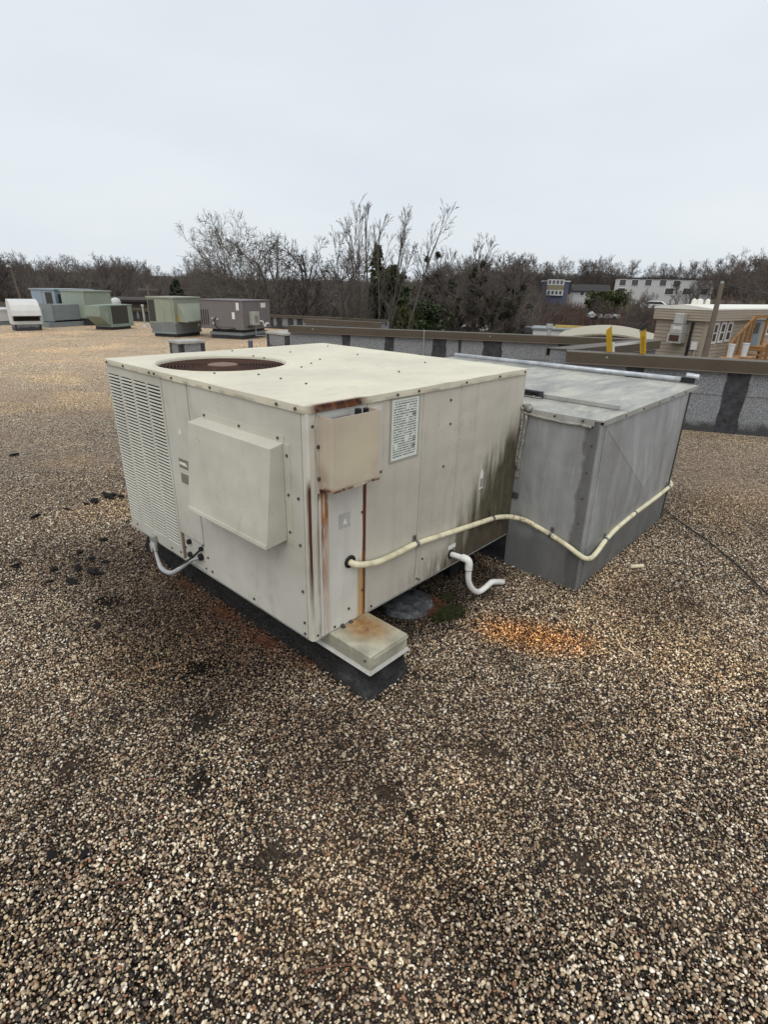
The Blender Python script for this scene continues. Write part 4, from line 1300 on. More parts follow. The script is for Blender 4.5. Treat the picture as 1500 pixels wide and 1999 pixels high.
def parapet(name, label, A, B, top, seams=(), thick=0.28, fas=0.14, over=0.05, back=-4.0):
    A, B = np.array(A, float), np.array(B, float)
    d = (B - A) / np.linalg.norm(B - A)
    ln = float(np.linalg.norm(B - A))
    t = thing(name, label, 'parapet', (A[0], A[1], 0), math.atan2(d[1], d[0]))
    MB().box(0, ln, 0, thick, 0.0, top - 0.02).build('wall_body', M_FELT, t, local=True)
    for px, w in seams:
        s, _ = hit(A, d, px, hor(px) + 60)
        if 0 < s < ln:
            rr = random.Random(int(px))
            mb = MB()
            n = 9
            L_ = [(s - w / 2 + rr.uniform(-1, 1) * w * 0.045, z) for z in np.linspace(0, top - fas, n)]
            R_ = [(s + w / 2 + rr.uniform(-1, 1) * w * 0.045, z) for z in np.linspace(0, top - fas, n)]
            for i in range(n - 1):
                mb.hexa([(L_[i][0], 0.003, L_[i][1]), (L_[i][0], -0.006, L_[i][1]), (R_[i][0], -0.006, R_[i][1]), (R_[i][0], 0.003, R_[i][1]),
                         (L_[i + 1][0], 0.003, L_[i + 1][1]), (L_[i + 1][0], -0.006, L_[i + 1][1]), (R_[i + 1][0], -0.006, R_[i + 1][1]), (R_[i + 1][0], 0.003, R_[i + 1][1])])
            mb.build('tar_strip', M_TAR, t, local=True)
    k = max(1, int(round(ln / 3.0)))
    for i in range(k):
        a, b = -0.02 + (ln + 0.04) * i / k, -0.02 + (ln + 0.04) * (i + 1) / k - (0.004 if i < k - 1 else 0)
        rr = random.Random(i * 7 + int(top * 100))
        j = rr.uniform(-0.004, 0.004)
        pr = [(-over - 0.012, top - fas), (-over, top - fas + 0.012), (-over, top - 0.004 + j), (-over + 0.01, top + j), (thick + over, top - 0.012 + j), (thick + over, top - fas * 0.8), (thick + over - 0.004, top - fas * 0.8), (thick + over - 0.004, top - 0.02), (-over + 0.004, top - 0.02), (-over + 0.004, top - fas)]
        MB().prism(pr, 0, a, b).build('coping', M_COPING, t, local=True)
        screw = MB().tube([(a + 0.5, -over - 0.004, top - 0.05), (a + 0.5, -over + 0.002, top - 0.05)], 0.012, 8).build('coping_screw', M_GALV, t, local=True)
    return t


parapet('parapet_wall', 'near grey felt parapet with brown coping on the right, base meeting the gravel', W2_L, W2_R, 0.905, [(1092, 0.14), (1258, 0.20), (1470, 0.25)], fas=0.15)
parapet('parapet_wall', 'short brown coped parapet running back behind the near right parapet', W2_L + E2 * 0.34, W1_R, 0.90, [], fas=0.15)
parapet('parapet_wall', 'long grey felt parapet with five black tar strips behind the cream unit', W1_L, W1_R, 0.90, [(676, 0.16), (762, 0.18), (861, 0.26), (902, 0.05), (967, 0.34), (1108, 0.20)], fas=0.13)
parapet('parapet_wall', 'short brown coped expansion curb between the long parapet and the far one', (9.88, 11.9), (10.64, 9.49), 0.70, [], fas=0.13)
parapet('parapet_wall', 'far low grey parapet with black tar strips at the back edge of the roof', W0_L, W0_A + W0_DIR * 12.2, 0.52, [(206, 0.2), (216, 0.2), (227, 0.2), (238, 0.2), (250, 0.2), (262, 0.2), (274, 0.2), (286, 0.2), (398, 0.2), (528, 0.25), (545, 0.25), (567, 0.25), (585, 0.25)], fas=0.10)
# upright lightning rod wire on the long parapet
p = np.array(W1_L) + 0
s_, z_ = hit(W1_L, (np.array(W1_R) - np.array(W1_L)) / np.linalg.norm(np.array(W1_R) - np.array(W1_L)), 829, 660)
q = np.array(W1_L) + (np.array(W1_R) - np.array(W1_L)) / np.linalg.norm(np.array(W1_R) - np.array(W1_L)) * s_ - np.array([0.857, 0.514]) * 0.07
tag(MB().tube([(q[0], q[1], 0.2), (q[0], q[1], 0.92)], 0.008, 6).build('earth_wire', M_GALV, None), 'thin grey upright wire against the long parapet behind the unit', 'wire')
# vent pipe on the coping
vp = thing('vent_pipe', 'short grey vent pipe with flat cap behind the long parapet coping', 'vent', spot(1083, 9.8, 0.9))
b = spot(1083, 10.8)
MB().tube([(b[0], b[1], 0.2), (b[0], b[1], zat(1083, 641, 10.8))], 0.035, 12).build('pipe', M_GALV, vp)
MB().tube([(b[0], b[1], zat(1083, 641, 10.8)), (b[0], b[1], zat(1083, 633, 10.8))], 0.06, 14).build('pipe_cap', M_STICK_S, vp)


# ================================================================== curb boxes and far roof units
def felt_box(label, cx, cy, sx, sy, top, rz):
    t = thing('skylight_curb', label, 'roof curb', (cx, cy, 0), rz)
    MB().box(0, sx, 0, sy, 0, top - 0.03).build('curb_wall', M_FELT, t, local=True)
    w = 0.09
    for (a, b_, c_, d_) in ((-0.006, w, -0.006, w), (sx - w, sx + 0.006, -0.006, w), (-0.006, w, sy - w, sy + 0.006)):
        MB().box(a, b_, c_, d_, 0, top - 0.05).build('tar_strip', M_TAR, t, local=True)
    MB().box(-0.03, sx + 0.03, -0.03, sy + 0.03, top - 0.05, top).build('metal_cover', M_GALV, t, local=True, bevel=0.004)
    MB().hexa([(0.02, 0.02, top + 0.001), (sx - 0.02, 0.02, top + 0.001), (sx - 0.02, sy - 0.02, top + 0.001), (0.02, sy - 0.02, top + 0.001)] + [(sx * 0.5 + (a - 0.5) * sx * 0.3, sy * 0.5 + (b_ - 0.5) * sy * 0.3, top + 0.025) for a, b_ in ((0, 0), (1, 0), (1, 1), (0, 1))]).build('cover_crown', M_GALV, t, local=True)
    return t


felt_box('small square felt covered curb with metal lid just behind the fan opening', 4.73, 9.86, 0.56, 0.50, 0.45, RZ - R(28))
felt_box('larger felt covered curb with pale metal lid beside the start of the long parapet', 7.92, 10.29, 0.86, 0.80, 0.46, RZ - R(22))

M_GREEN = plain('faded_green_paint', S(144, 149, 134), 0.5, 0, 0.10, 2)
M_GREEN2 = plain('pale_green_paint', S(134, 146, 134), 0.5, 0, 0.12, 2)
M_GREEN3 = plain('grey_green_paint', S(142, 152, 140), 0.5, 0, 0.10, 2)
M_PURPLE = plain('grey_mauve_paint', S(112, 107, 107), 0.5, 0, 0.08, 2)
M_BLUEGREY = plain('blue_grey_paint', S(140, 152, 162), 0.5, 0, 0.10, 2)
M_WHITE = plain('chalky_white_paint', S(205, 205, 203), 0.5, 0, 0.08, 3)
M_GREYMET = plain('grey_sheet_metal', S(128, 136, 138), 0.45, 0.1, 0.12, 3)
M_YELLOW = plain('yellow_paint', S(178, 142, 36), 0.5, 0, 0.12, 8)
M_DARKGAP = plain('dark_opening', (0.018, 0.017, 0.016), 0.9)
M_LABELW = plain('white_label', S(215, 215, 212), 0.5, 0, 0.04)


def pbox(t, name, mat, *b, bevel=0.0):
    return MB().box(*b).build(name, mat, t, local=True, bevel=bevel)


# green unit with a sloped hood
t = thing('green_roof_unit', 'pale green rooftop unit with a sloped hood and yellow tag on a grey plenum', 'air conditioner', (7.60, 15.46, 0), RZ)
t.scale = (0.94, 0.86, 1)
pbox(t, 'roof_curb', M_TAR, 0.06, 1.32, 0.02, 1.0, 0, 0.10)
pbox(t, 'curb_flange', M_GREYMET, -0.02, 1.40, -0.02, 1.06, 0.10, 0.17)
MB().hexa([(0.0, 0.0, 0.17), (1.38, 0.0, 0.17), (1.38, 1.02, 0.17), (0.0, 1.02, 0.17), (-0.06, -0.06, 0.42), (1.44, -0.06, 0.42), (1.44, 1.10, 0.42), (-0.06, 1.10, 0.42)]).build('plenum', M_GREYMET, t, local=True)
pbox(t, 'cabinet', M_GREEN, -0.03, 1.41, -0.03, 1.08, 0.422, 1.14)
pbox(t, 'lid', M_GREEN, -0.06, 1.45, -0.06, 1.12, 1.142, 1.19, bevel=0.01)
pbox(t, 'coil_panel', M_COIL, -0.034, -0.0305, 0.78, 1.06, 0.46, 1.10)
pbox(t, 'side_panel', M_GREEN, -0.040, -0.0305, 0.40, 0.76, 0.45, 0.86)
pbox(t, 'side_panel', M_GREEN, -0.046, -0.0305, 0.06, 0.36, 0.45, 1.08)
MB().prism([(-0.031, 1.0), (-0.06, 1.0), (-0.46, 0.50), (-0.46, 0.46), (-0.031, 0.46)], 0, 0.12, 1.38).build('hood', M_GREEN, t, local=True)
pbox(t, 'yellow_tag', M_YELLOW, 0.02, 0.10, -0.036, -0.0305, 0.48, 0.66)
pbox(t, 'plenum_label', M_LABELW, 1.14, 1.24, -0.08, -0.055, 0.28, 0.38)

# grey mauve unit
t = thing('mauve_roof_unit', 'grey mauve rooftop unit with white labels and a pale disconnect box', 'air conditioner', (8.94, 13.80, 0), RZ)
pbox(t, 'roof_curb', M_TAR, 0.0, 1.45, 0.0, 1.15, 0, 0.11)
pbox(t, 'curb_flange', M_GREYMET, -0.02, 1.50, -0.02, 1.18, 0.112, 0.20)
pbox(t, 'rail', M_TAR, 0.04, 1.42, 0.04, 1.12, 0.202, 0.29)
pbox(t, 'base', M_PURPLE, -0.10, 1.62, -0.12, 1.44, 0.292, 0.34)
pbox(t, 'cabinet', M_PURPLE, -0.09, 1.60, -0.10, 1.42, 0.342, 1.12)
pbox(t, 'lid', M_PURPLE, -0.11, 1.62, -0.12, 1.44, 1.122, 1.15, bevel=0.006)
pbox(t, 'side_panel', M_PURPLE, -0.098, -0.0905, 0.26, 0.84, 0.36, 1.10)
pbox(t, 'side_panel', M_PURPLE, 0.02, 0.74, -0.108, -0.1005, 0.36, 1.10)
pbox(t, 'side_panel', M_PURPLE, 0.78, 1.56, -0.108, -0.1005, 0.36, 1.10)
for y in (1.16, 1.24, 1.32, 1.40):
    pbox(t, 'louvre', M_DARKGAP, -0.096, -0.0905, y - 0.03, y, 0.40, 0.85)
pbox(t, 'service_label', M_LABELW, -0.104, -0.0985, 0.02, 0.12, 0.86, 1.08)
pbox(t, 'service_label', M_LABELW, -0.104, -0.0985, 0.18, 0.28, 0.60, 0.80)
pbox(t, 'rating_label', M_LABELW, 1.00, 1.30, -0.113, -0.1085, 0.92, 1.06)
dbx = pbox(t, 'disconnect_box', M_STICK_S, 0.24, 0.62, -0.26, -0.109, 0.42, 0.82, bevel=0.01)
pbox(dbx, 'box_label', M_STICK_G, 0.34, 0.54, -0.266, -0.2605, 0.50, 0.70)
MB().tube([(0.44, -0.20, 0.42), (0.44, -0.20, 0.10), (1.30, -0.30, 0.06)], 0.022, 8).build('feed_pipe', M_GREYMET, t, local=True)
MB().tube(bez([(0.88, -0.11, 0.52), (0.92, -0.2, 0.50), (0.98, -0.2, 0.38), (1.06, -0.2, 0.36), (1.14, -0.2, 0.44), (1.3, -0.2, 0.43)], 4), 0.022, 8).build('drain_trap', M_PVC, t, local=True)
MB().tube(bez([(-0.11, 0.86, 0.62), (-0.2, 0.86, 0.52), (-0.2, 0.80, 0.36), (-0.2, 0.6, 0.29), (-0.16, 0.3, 0.31), (0.24, -0.22, 0.40)], 4), 0.018, 8).build('power_whip', M_BLACK, t, local=True)
for (y, z) in ((0.98, 0.60), (0.80, 0.58), (0.95, 0.46)):
    MB().tube([(-0.09, y, z), (-0.13, y, z)], 0.035, 10).build('service_port', M_STICK_S, t, local=True)

# white curved-top exhaust hood at far left
t = thing('exhaust_hood', 'white gooseneck exhaust hood with a dark mouth at the far left', 'vent hood', tuple(spot(5, 22.4)), -0.36 + R(14))
t.scale = (0.62, 0.66, 1)
pbox(t, 'roof_curb', M_FELT, 0.05, 1.30, 0.05, 0.95, 0, 0.20)
pbox(t, 'curb_strip', M_TAR, 0.05, 0.15, 0.04, 0.0495, 0, 0.2)
pbox(t, 'curb_strip', M_TAR, 1.2, 1.30, 0.04, 0.0495, 0, 0.2)
pbox(t, 'curb_cap', M_WHITE, 0.0, 1.36, 0.0, 1.0, 0.202, 0.30)
prof = [(1.0, 0.302), (1.0, 0.72)] + [(0.65 + 0.38 * math.cos(R(a)), 0.62 + 0.36 * math.sin(R(a))) for a in range(20, 96, 15)] + [(0.35, 0.965), (0.10, 0.91), (-0.10, 0.80), (-0.24, 0.64), (-0.30, 0.48), (-0.28, 0.46), (0.02, 0.46), (0.05, 0.302)]
MB().prism(prof, 0, 0.0, 1.34).build('hood_shell', M_WHITE, t, local=True)
MB().hexa([(0.04, -0.24, 0.44), (1.30, -0.24, 0.44), (1.30, 0.0, 0.455), (0.04, 0.0, 0.455), (0.04, -0.302, 0.474), (1.30, -0.302, 0.474), (1.30, 0.0, 0.458), (0.04, 0.0, 0.458)]).build('hood_mouth', M_DARKGAP, t, local=True)
pbox(t, 'throat', M_DARKGAP, 0.06, 1.28, -0.005, 0.06, 0.31, 0.455)
t = thing('white_duct_box', 'low white duct box behind the white exhaust hood', 'duct box', tuple(spot(62, 24.2)), RZ)
pbox(t, 'duct_body', M_WHITE, 0, 1.0, 0, 1.1, 0.16, 0.62)
pbox(t, 'duct_rail', M_GREYMET, -0.05, 1.1, -0.05, 1.15, 0.0, 0.158)
t = thing('white_vent_box', 'low white vent box cut by the left edge of the picture', 'vent box', tuple(spot(-6, 25.5)), RZ)
pbox(t, 'vent_body', M_WHITE, -0.4, 0.7, 0, 0.9, 0.14, 0.50)
pbox(t, 'vent_lid', M_WHITE, -0.45, 0.75, -0.05, 0.95, 0.502, 0.56)
pbox(t, 'vent_rail', M_GREYMET, -0.4, 0.7, 0.02, 0.9, 0, 0.138)

# blue grey unit with the grey ducts before it
P = spot(100, 25.6)
t = thing('blue_grey_roof_unit', 'blue grey rooftop unit with dark louvres behind the grey duct', 'air conditioner', tuple(P), RZ)
pbox(t, 'base', M_GREYMET, -0.05, 1.8, -0.05, 1.1, 0, 0.2)
pbox(t, 'cabinet', M_BLUEGREY, 0, 1.9, 0, 1.15, 0.2, 1.22)
pbox(t, 'lid', M_BLUEGREY, -0.04, 1.94, -0.04, 1.19, 1.222, 1.27)
pbox(t, 'side_panel', M_BLUEGREY, -0.012, -0.001, 0.62, 1.12, 0.25, 1.18)
pbox(t, 'louvre_panel', M_COIL, -0.012, -0.001, 0.14, 0.46, 0.55, 1.14)
pbox(t, 'coil_panel', M_COIL, 0.14, 1.5, -0.012, -0.001, 0.52, 1.08)
t = thing('grey_green_roof_unit', 'tall grey green rooftop unit fed by a crumpled silver duct', 'air conditioner', tuple(spot(157, 24.6)), RZ)
t.scale = (0.66, 0.9, 1)
pbox(t, 'base', M_TAR, 0.05, 1.5, 0.05, 1.3, 0.0, 0.26)
pbox(t, 'cabinet', M_GREEN3, 0, 2.05, 0, 1.2, 0.262, 1.20)
pbox(t, 'lid', M_GREEN3, -0.04, 2.10, -0.04, 1.24, 1.202, 1.25)
pbox(t, 'door_panel', M_GREEN3, 0.08, 1.98, -0.012, -0.001, 0.30, 1.14)
t = thing('grey_duct_run', 'grey roof duct with a crumpled silver transition rising to the green unit', 'duct', tuple(spot(88, 24.0)), RZ)
sA = spot(88, 24.0)
u2 = Vector((0.907, 0.42, 0))
pbox(t, 'straight_duct', M_GREYMET, 0.0, 1.35, -0.02, 0.75, 0.22, 0.76, bevel=0.01)
pbox(t, 'duct_rail', M_GREYMET, -0.3, 2.3, -0.1, 0.8, 0.0, 0.16)
MB().hexa([(1.352, -0.02, 0.20), (2.06, -0.10, 0.34), (2.06, 0.80, 0.34), (1.352, 0.75, 0.20), (1.352, -0.02, 0.77), (2.06, -0.10, 1.16), (2.06, 0.80, 1.16), (1.352, 0.75, 0.77)]).build('transition', M_GALV, t, local=True)
pbox(t, 'duct_flange', M_GREYMET, -0.03, 0.03, -0.05, 0.78, 0.19, 0.79)
pbox(t, 'duct_flange', M_GREYMET, 1.32, 1.3515, -0.05, 0.78, 0.19, 0.79)
# small mint green condensing unit in front
t = thing('mint_roof_unit', 'small mint green condensing unit with dark coil front on the gravel', 'air conditioner', tuple(spot(205, 22.3)), RZ)
t.scale = (0.76, 0.84, 1)
pbox(t, 'rail', M_TAR, 0.02, 1.22, 0.04, 0.9, 0.0, 0.12)
pbox(t, 'cabinet', M_GREEN2, 0.0, 1.38, 0.0, 0.80, 0.13, 0.80)
pbox(t, 'lid', M_GREEN2, -0.02, 1.42, -0.03, 0.84, 0.802, 0.83)
pbox(t, 'coil_front', M_COIL, 0.06, 1.08, -0.010, -0.001, 0.20, 0.78)
pbox(t, 'corner_post', M_GREEN2, 1.10, 1.38, -0.014, -0.001, 0.18, 0.79)
MB().prism([(0.0, 0.80), (-0.55, 0.80), (-0.55, 0.46), (0.0, 0.13)], 1, 0.06, 0.85).build('sloped_hood', M_GREEN2, t, local=True)
pbox(t, 'hood_panel', M_GREEN3, -0.30, -0.05, 0.052, 0.0595, 0.38, 0.62)
pbox(t, 'base_pan', M_GREEN2, -0.02, 1.42, -0.04, 0.82, 0.10, 0.129)
t = thing('vent_pipe', 'thin white vent pipe standing at the far parapet left of the green unit', 'vent', tuple(spot(271, 24)))
MB().tube([(0, 0, 0), (0, 0, 0.72)], 0.03, 10).build('pipe', M_STICK_S, t, local=True)
MB().tube([(0, 0, 0.722), (0, 0, 0.80)], 0.055, 12).build('pipe_cap', M_STICK_S, t, local=True)
MB().tube([(0, 0, 0.0), (0, 0, 0.10)], [0.14, 0.06], 14).build('pipe_flashing', M_GALV, t, local=True)
t = thing('vent_pipe', 'stubby blue grey vent pipe between the two felt curbs', 'vent', tuple(spot(481, 15.2)))
MB().tube([(0, 0, 0), (0, 0, 0.24)], 0.062, 12).build('pipe', plain('blue_grey_pipe', S(88, 92, 105), 0.5), t, local=True)
MB().tube([(0, 0, 0.242), (0, 0, 0.27)], 0.068, 12).build('pipe_collar', M_GREYMET, t, local=True)
t = thing('white_dome_vent', 'white domed roof vent seen behind the far parapet', 'vent', tuple(spot(219, 28.5)))
t.scale = (0.6, 0.6, 0.85)
MB().tube([(0, 0, 0), (0, 0, 0.5), (0, 0, 0.85), (0, 0, 1.02), (0, 0, 1.08)], [0.25, 0.25, 0.36, 0.28, 0.08], 16).build('dome', M_WHITE, t, local=True, smooth=True)
MB().box(-0.3, 0.3, -0.3, 0.3, -5.0, -0.01).build('vent_stand', M_GREYMET, t, local=True)


# ================================================================== things below and beyond the roof
def facing(px):
    d = ray(px, hor(px))
    return -math.atan2(d[0], d[1])


# yellow ladder posts behind the near right parapet
for px, d, yt, lab in ((1211, 8.3, 637, 'yellow ladder post with a slanted top and a white edge behind the near parapet'), (1279, 8.2, 641, 'yellow ladder post with a black cap beside the trailer')):
    P = spot(px, d)
    t = thing('ladder_post', lab, 'post', (P[0], P[1], zat(px, 690, d)), facing(px))
    t.rotation_euler = (0, R(-10.5), facing(px))
    zt = zat(px, yt, d) - zat(px, 690, d)
    w = 0.036
    MB().hexa([(-w, -0.05, -0.9), (w, -0.05, -0.9), (w, 0.05, -0.9), (-w, 0.05, -0.9), (-w, -0.05, zt - 0.05), (w, -0.05, zt), (w, 0.05, zt), (-w, 0.05, zt - 0.05)]).build('post', M_YELLOW, t, local=True)
    if px < 1250:
        MB().box(w + 0.001, w + 0.03, -0.04, 0.04, -0.9, zt - 0.22).build('white_edge', M_WHITE, t, local=True)
        MB().box(w + 0.031, w + 0.42, -0.02, 0.02, zt - 0.27, zt - 0.24).build('cross_rail', M_WHITE, t, local=True)
    else:
        MB().hexa([(-w * 1.3, -0.06, zt - 0.04), (w * 1.3, -0.06, zt), (w * 1.3, 0.06, zt), (-w * 1.3, 0.06, zt - 0.04), (-w * 0.5, -0.05, zt + 0.03), (w * 1.6, -0.05, zt + 0.08), (w * 1.6, 0.05, zt + 0.08), (-w * 0.5, 0.05, zt + 0.03)]).build('post_cap', M_BLACK, t, local=True)
        MB().box(-0.012, 0.012, -0.056, -0.0501, -0.9, zt - 0.1).build('post_groove', plain('dark_yellow', S(150, 118, 30), 0.6), t, local=True)

# the trailer
TD, TPX = 22.0, 1394
C0 = spot(TPX, TD)
TRZ = -R(9)
ex = np.array([math.cos(TRZ), math.sin(TRZ)])
ey = np.array([-math.sin(TRZ), math.cos(TRZ)])
A2 = (C0[0], C0[1])
TY = hit(A2, ey, 1281, 640)[0]
TX = 13.0
TZ1 = hit(A2, ey, 1394, 628)[1]      # bottom of the fascia
TZ2 = hit(A2, ey, 1394, 606)[1]      # roof edge
TZ0 = hit(A2, ex, 1400, 703)[1] - 0.35
M_SIDING = plain('taupe_siding', S(158, 146, 130), 0.6, 0, 0.05, 1.5)
M_ROOFW = plain('white_roof_membrane', S(228, 226, 216), 0.5, 0, 0.05, 1)
M_GLASS = Mat('dark_window_glass', (0.05, 0.055, 0.06), 0.08, 0, 0.6)
M_TIMBER = plain('new_timber', S(150, 112, 72), 0.7, 0, 0.15, 4)
t = thing('site_trailer', 'taupe clapboard office trailer with white roof beyond the right parapet', 'trailer', (C0[0], C0[1], 0), TRZ)
pbox(t, 'trailer_core', M_SIDING, 0.02, TX - 0.02, 0.02, TY - 0.02, TZ0, TZ2 - 0.02)
nb = int((TZ1 - TZ0) / 0.115)
for k in range(nb):
    z = TZ0 + (TZ1 - TZ0) * k / nb
    z2 = TZ0 + (TZ1 - TZ0) * (k + 1) / nb
    MB().prism([(-0.018, z), (0.0, z2 - 0.002), (0.019, z2 - 0.002), (0.019, z)], 1, 0.0, TY).build('siding_board', M_SIDING, t, local=True)
    MB().prism([(-0.018, z), (0.0, z2 - 0.002), (0.019, z2 - 0.002), (0.019, z)], 0, 0.0, TX).build('siding_board', M_SIDING, t, local=True)
nf = 4
for k in range(nf):
    z = TZ1 + (TZ2 - TZ1) * k / nf
    z2 = TZ1 + (TZ2 - TZ1) * (k + 1) / nf
    MB().prism([(-0.13, z), (-0.115, z2 - 0.003), (-0.0, z2 - 0.003), (-0.0, z)], 1, -0.12, TY + 0.1).build('fascia_board', M_SIDING, t, local=True)
    MB().prism([(-0.13, z), (-0.115, z2 - 0.003), (-0.0, z2 - 0.003), (-0.0, z)], 0, 0.0, TX).build('fascia_board', M_SIDING, t, local=True)
MB().prism([(-0.14, TZ2), (TY + 0.12, TZ2), (TY + 0.12, TZ2 + 0.05), (TY * 0.5, TZ2 + 0.16), (-0.14, TZ2 + 0.05)], 0, -0.14, TX + 0.1).build('roof', M_ROOFW, t, local=True)
pbox(t, 'corner_trim', M_SIDING, -0.026, 0.05, -0.026, 0.05, TZ0, TZ1 - 0.002)
pbox(t, 'skirting', M_DARKGAP, 0.15, TX - 0.1, 0.15, TY - 0.1, -4.7, TZ0 - 0.002)
# wall hung air conditioner on the end
y0, za = hit(A2, ey, 1349, 612)
y1, zb = hit(A2, ey, 1318, 668)
zm = hit(A2, ey, 1335, 632)[1]
zn = hit(A2, ey, 1335, 650)[1]
a = pbox(t, 'wall_air_unit', M_STICK_S, -0.42, -0.14, y0, y1, zm, za, bevel=0.02)
MB().box(-0.40, -0.02, y0 - 0.03, y1 + 0.06, zn, zm - 0.01).build('unit_front', M_STICK_S, a)
MB().box(-0.42, -0.02, y0 - 0.05, y1 + 0.10, zb, zn - 0.01).build('coil_box', M_GALV, a)
MB().box(-0.426, -0.4205, y0 + 0.02, y1 + 0.03, zb + 0.06, zn - 0.06).build('coil_grille', M_RUSTY, a)
MB().box(-0.406, -0.4005, (y0 + y1) / 2 - 0.14, (y0 + y1) / 2 + 0.14, zn + 0.12, zm - 0.08).build('unit_label', M_LABELW, a)
yd = hit(A2, ey, 1349, 660)[0]
MB().tube([(-0.06, yd, TZ1 - 0.05), (-0.06, yd, TZ0)], 0.045, 8).build('downspout', M_BLACK, t, local=True)
ye, ze = hit(A2, ey, 1365, 668)
yf, zf = hit(A2, ey, 1351, 682)
MB().box(-0.12, -0.02, ye, yf, zf, ze).build('meter_box', M_LABELW, t, local=True)
MB().tube([(-0.06, (ye + yf) / 2 - 0.05, zf), (-0.06, (ye + yf) / 2 - 0.05, TZ0)], 0.025, 6).build('meter_pipe', M_STICK_S, t, local=True)
for (pa, pb_) in (((1397, 629), (1396, 670)), ((1411, 628), (1409, 668)), ((1424, 627), (1421, 666))):
    s0, zt = hit(A2, ex, pa[0], pa[1])
    s1, zb = hit(A2, ex, pb_[0] + 7, pb_[1])
    w = hit(A2, ex, pa[0] + 8, pa[1])[0] - s0
    f = pbox(t, 'window', M_WHITE, s0 - 0.08, s0 + w, -0.045, -0.019, zb, zt)
    MB().box(s0, s0 + w - 0.10, -0.050, -0.0455, zb + 0.09, (zb + zt) / 2 - 0.02).build('pane', M_GLASS, f)
    MB().box(s0, s0 + w - 0.10, -0.050, -0.0455, (zb + zt) / 2 + 0.02, zt - 0.09).build('pane', M_GLASS, f)
s0, zt = hit(A2, ex, 1474, 622)
s1, zb = hit(A2, ex, 1468, 680)
dr = pbox(t, 'door', plain('blue_grey_door', S(120, 135, 148), 0.5), s0 - 0.5, s0 + 0.8, -0.05, -0.019, zb, zt)
MB().box(s0 + 0.1, s0 + 0.6, -0.056, -0.0505, (zb + zt) / 2, zt - 0.15).build('door_pane', M_GLASS, dr)
s2 = s0 + 1.4
f = pbox(t, 'window', M_WHITE, s2, s2 + 1.1, -0.045, -0.019, (zb + zt) / 2 - 0.1, zt)
MB().box(s2 + 0.1, s2 + 1.0, -0.05, -0.0455, (zb + zt) / 2, zt - 0.08).build('pane', M_GLASS, f)
for px, w in ((1402, 0.10), (1413, 0.14), (1428, 0.1)):
    P = hit(A2, ex, px, 600)[0]
    MB().tube([(P, 0.8, TZ2), (P, 0.8, TZ2 + 0.30), (P, 0.8, TZ2 + 0.34)], [w, w * 0.8, 0.02], 8).build('roof_vent', M_ROOFW, t, local=True)

# timber steps and rails at the trailer
sp_ = spot(1512, 24.0)
t = thing('timber_stair', 'new timber stair with slanted rails beside the trailer', 'stair', (sp_[0], sp_[1], 0), TRZ)
zl = zat(1500, 712, 24.0) - 0.4
zp = zat(1500, 680, 24.0)
for k in range(7):
    MB().box(-1.3 + k * 0.24, -1.3 + k * 0.24 + 0.24, -0.5, 0.5, zl + (zp - zl) * k / 7, zl + (zp - zl) * k / 7 + 0.05).build('tread', M_TIMBER, t, local=True)
for y in (-0.52, 0.52):
    MB().hexa([(-1.4, y - 0.02, zl - 0.1), (0.35, y - 0.02, zp - 0.1), (0.35, y + 0.02, zp - 0.1), (-1.4, y + 0.02, zl - 0.1), (-1.4, y - 0.02, zl + 0.12), (0.35, y - 0.02, zp + 0.12), (0.35, y + 0.02, zp + 0.12), (-1.4, y + 0.02, zl + 0.12)]).build('stringer', M_TIMBER, t, local=True)
    MB().hexa([(-1.4, y - 0.03, zl + 0.95), (0.35, y - 0.03, zp + 0.95), (0.35, y + 0.03, zp + 0.95), (-1.4, y + 0.03, zl + 0.95), (-1.4, y - 0.03, zl + 1.05), (0.35, y - 0.03, zp + 1.05), (0.35, y + 0.03, zp + 1.05), (-1.4, y + 0.03, zl + 1.05)]).build('handrail', M_TIMBER, t, local=True)
    for x in (-1.35, -0.9, -0.45, 0.0, 0.35, 1.6):
        zz = zl + (zp - zl) * min(1, (x + 1.4) / 1.75)
        MB().box(x - 0.035, x + 0.035, y - 0.05, y + 0.03, -4.6 if x > 0.2 or x < -1.3 else zz - 0.1, zz + 1.06).build('post', M_TIMBER, t, local=True)
    MB().box(0.36, 1.65, y - 0.03, y + 0.03, zp + 0.95, zp + 1.05).build('handrail', M_TIMBER, t, local=True)
MB().box(0.37, 1.65, -0.5, 0.5, zp - 0.1, zp).build('landing', M_TIMBER, t, local=True)
for px, py, d in ((1455, 700, 19.5), (1483, 698, 20.0)):
    P = spot(px, d)
    t = thing('white_bucket', 'white plastic bucket at the timber stair, ' + ('nearer the trailer windows' if px < 1470 else 'nearer the right picture edge'), 'bucket', (P[0], P[1], zat(px, py, d)))
    MB().tube([(0, 0, 0), (0, 0, 0.34), (0, 0, 0.36)], [0.075, 0.09, 0.095], 14).build('bucket_body', M_WHITE, t, local=True)
    MB().tube([(0, 0, 0.362), (0, 0, 0.38)], 0.098, 14).build('bucket_lid', M_WHITE, t, local=True)
    MB().box(-0.25, 0.25, -0.25, 0.25, -4.6 - zat(px, py, d), -0.002).build('stand', M_TIMBER, t, local=True)

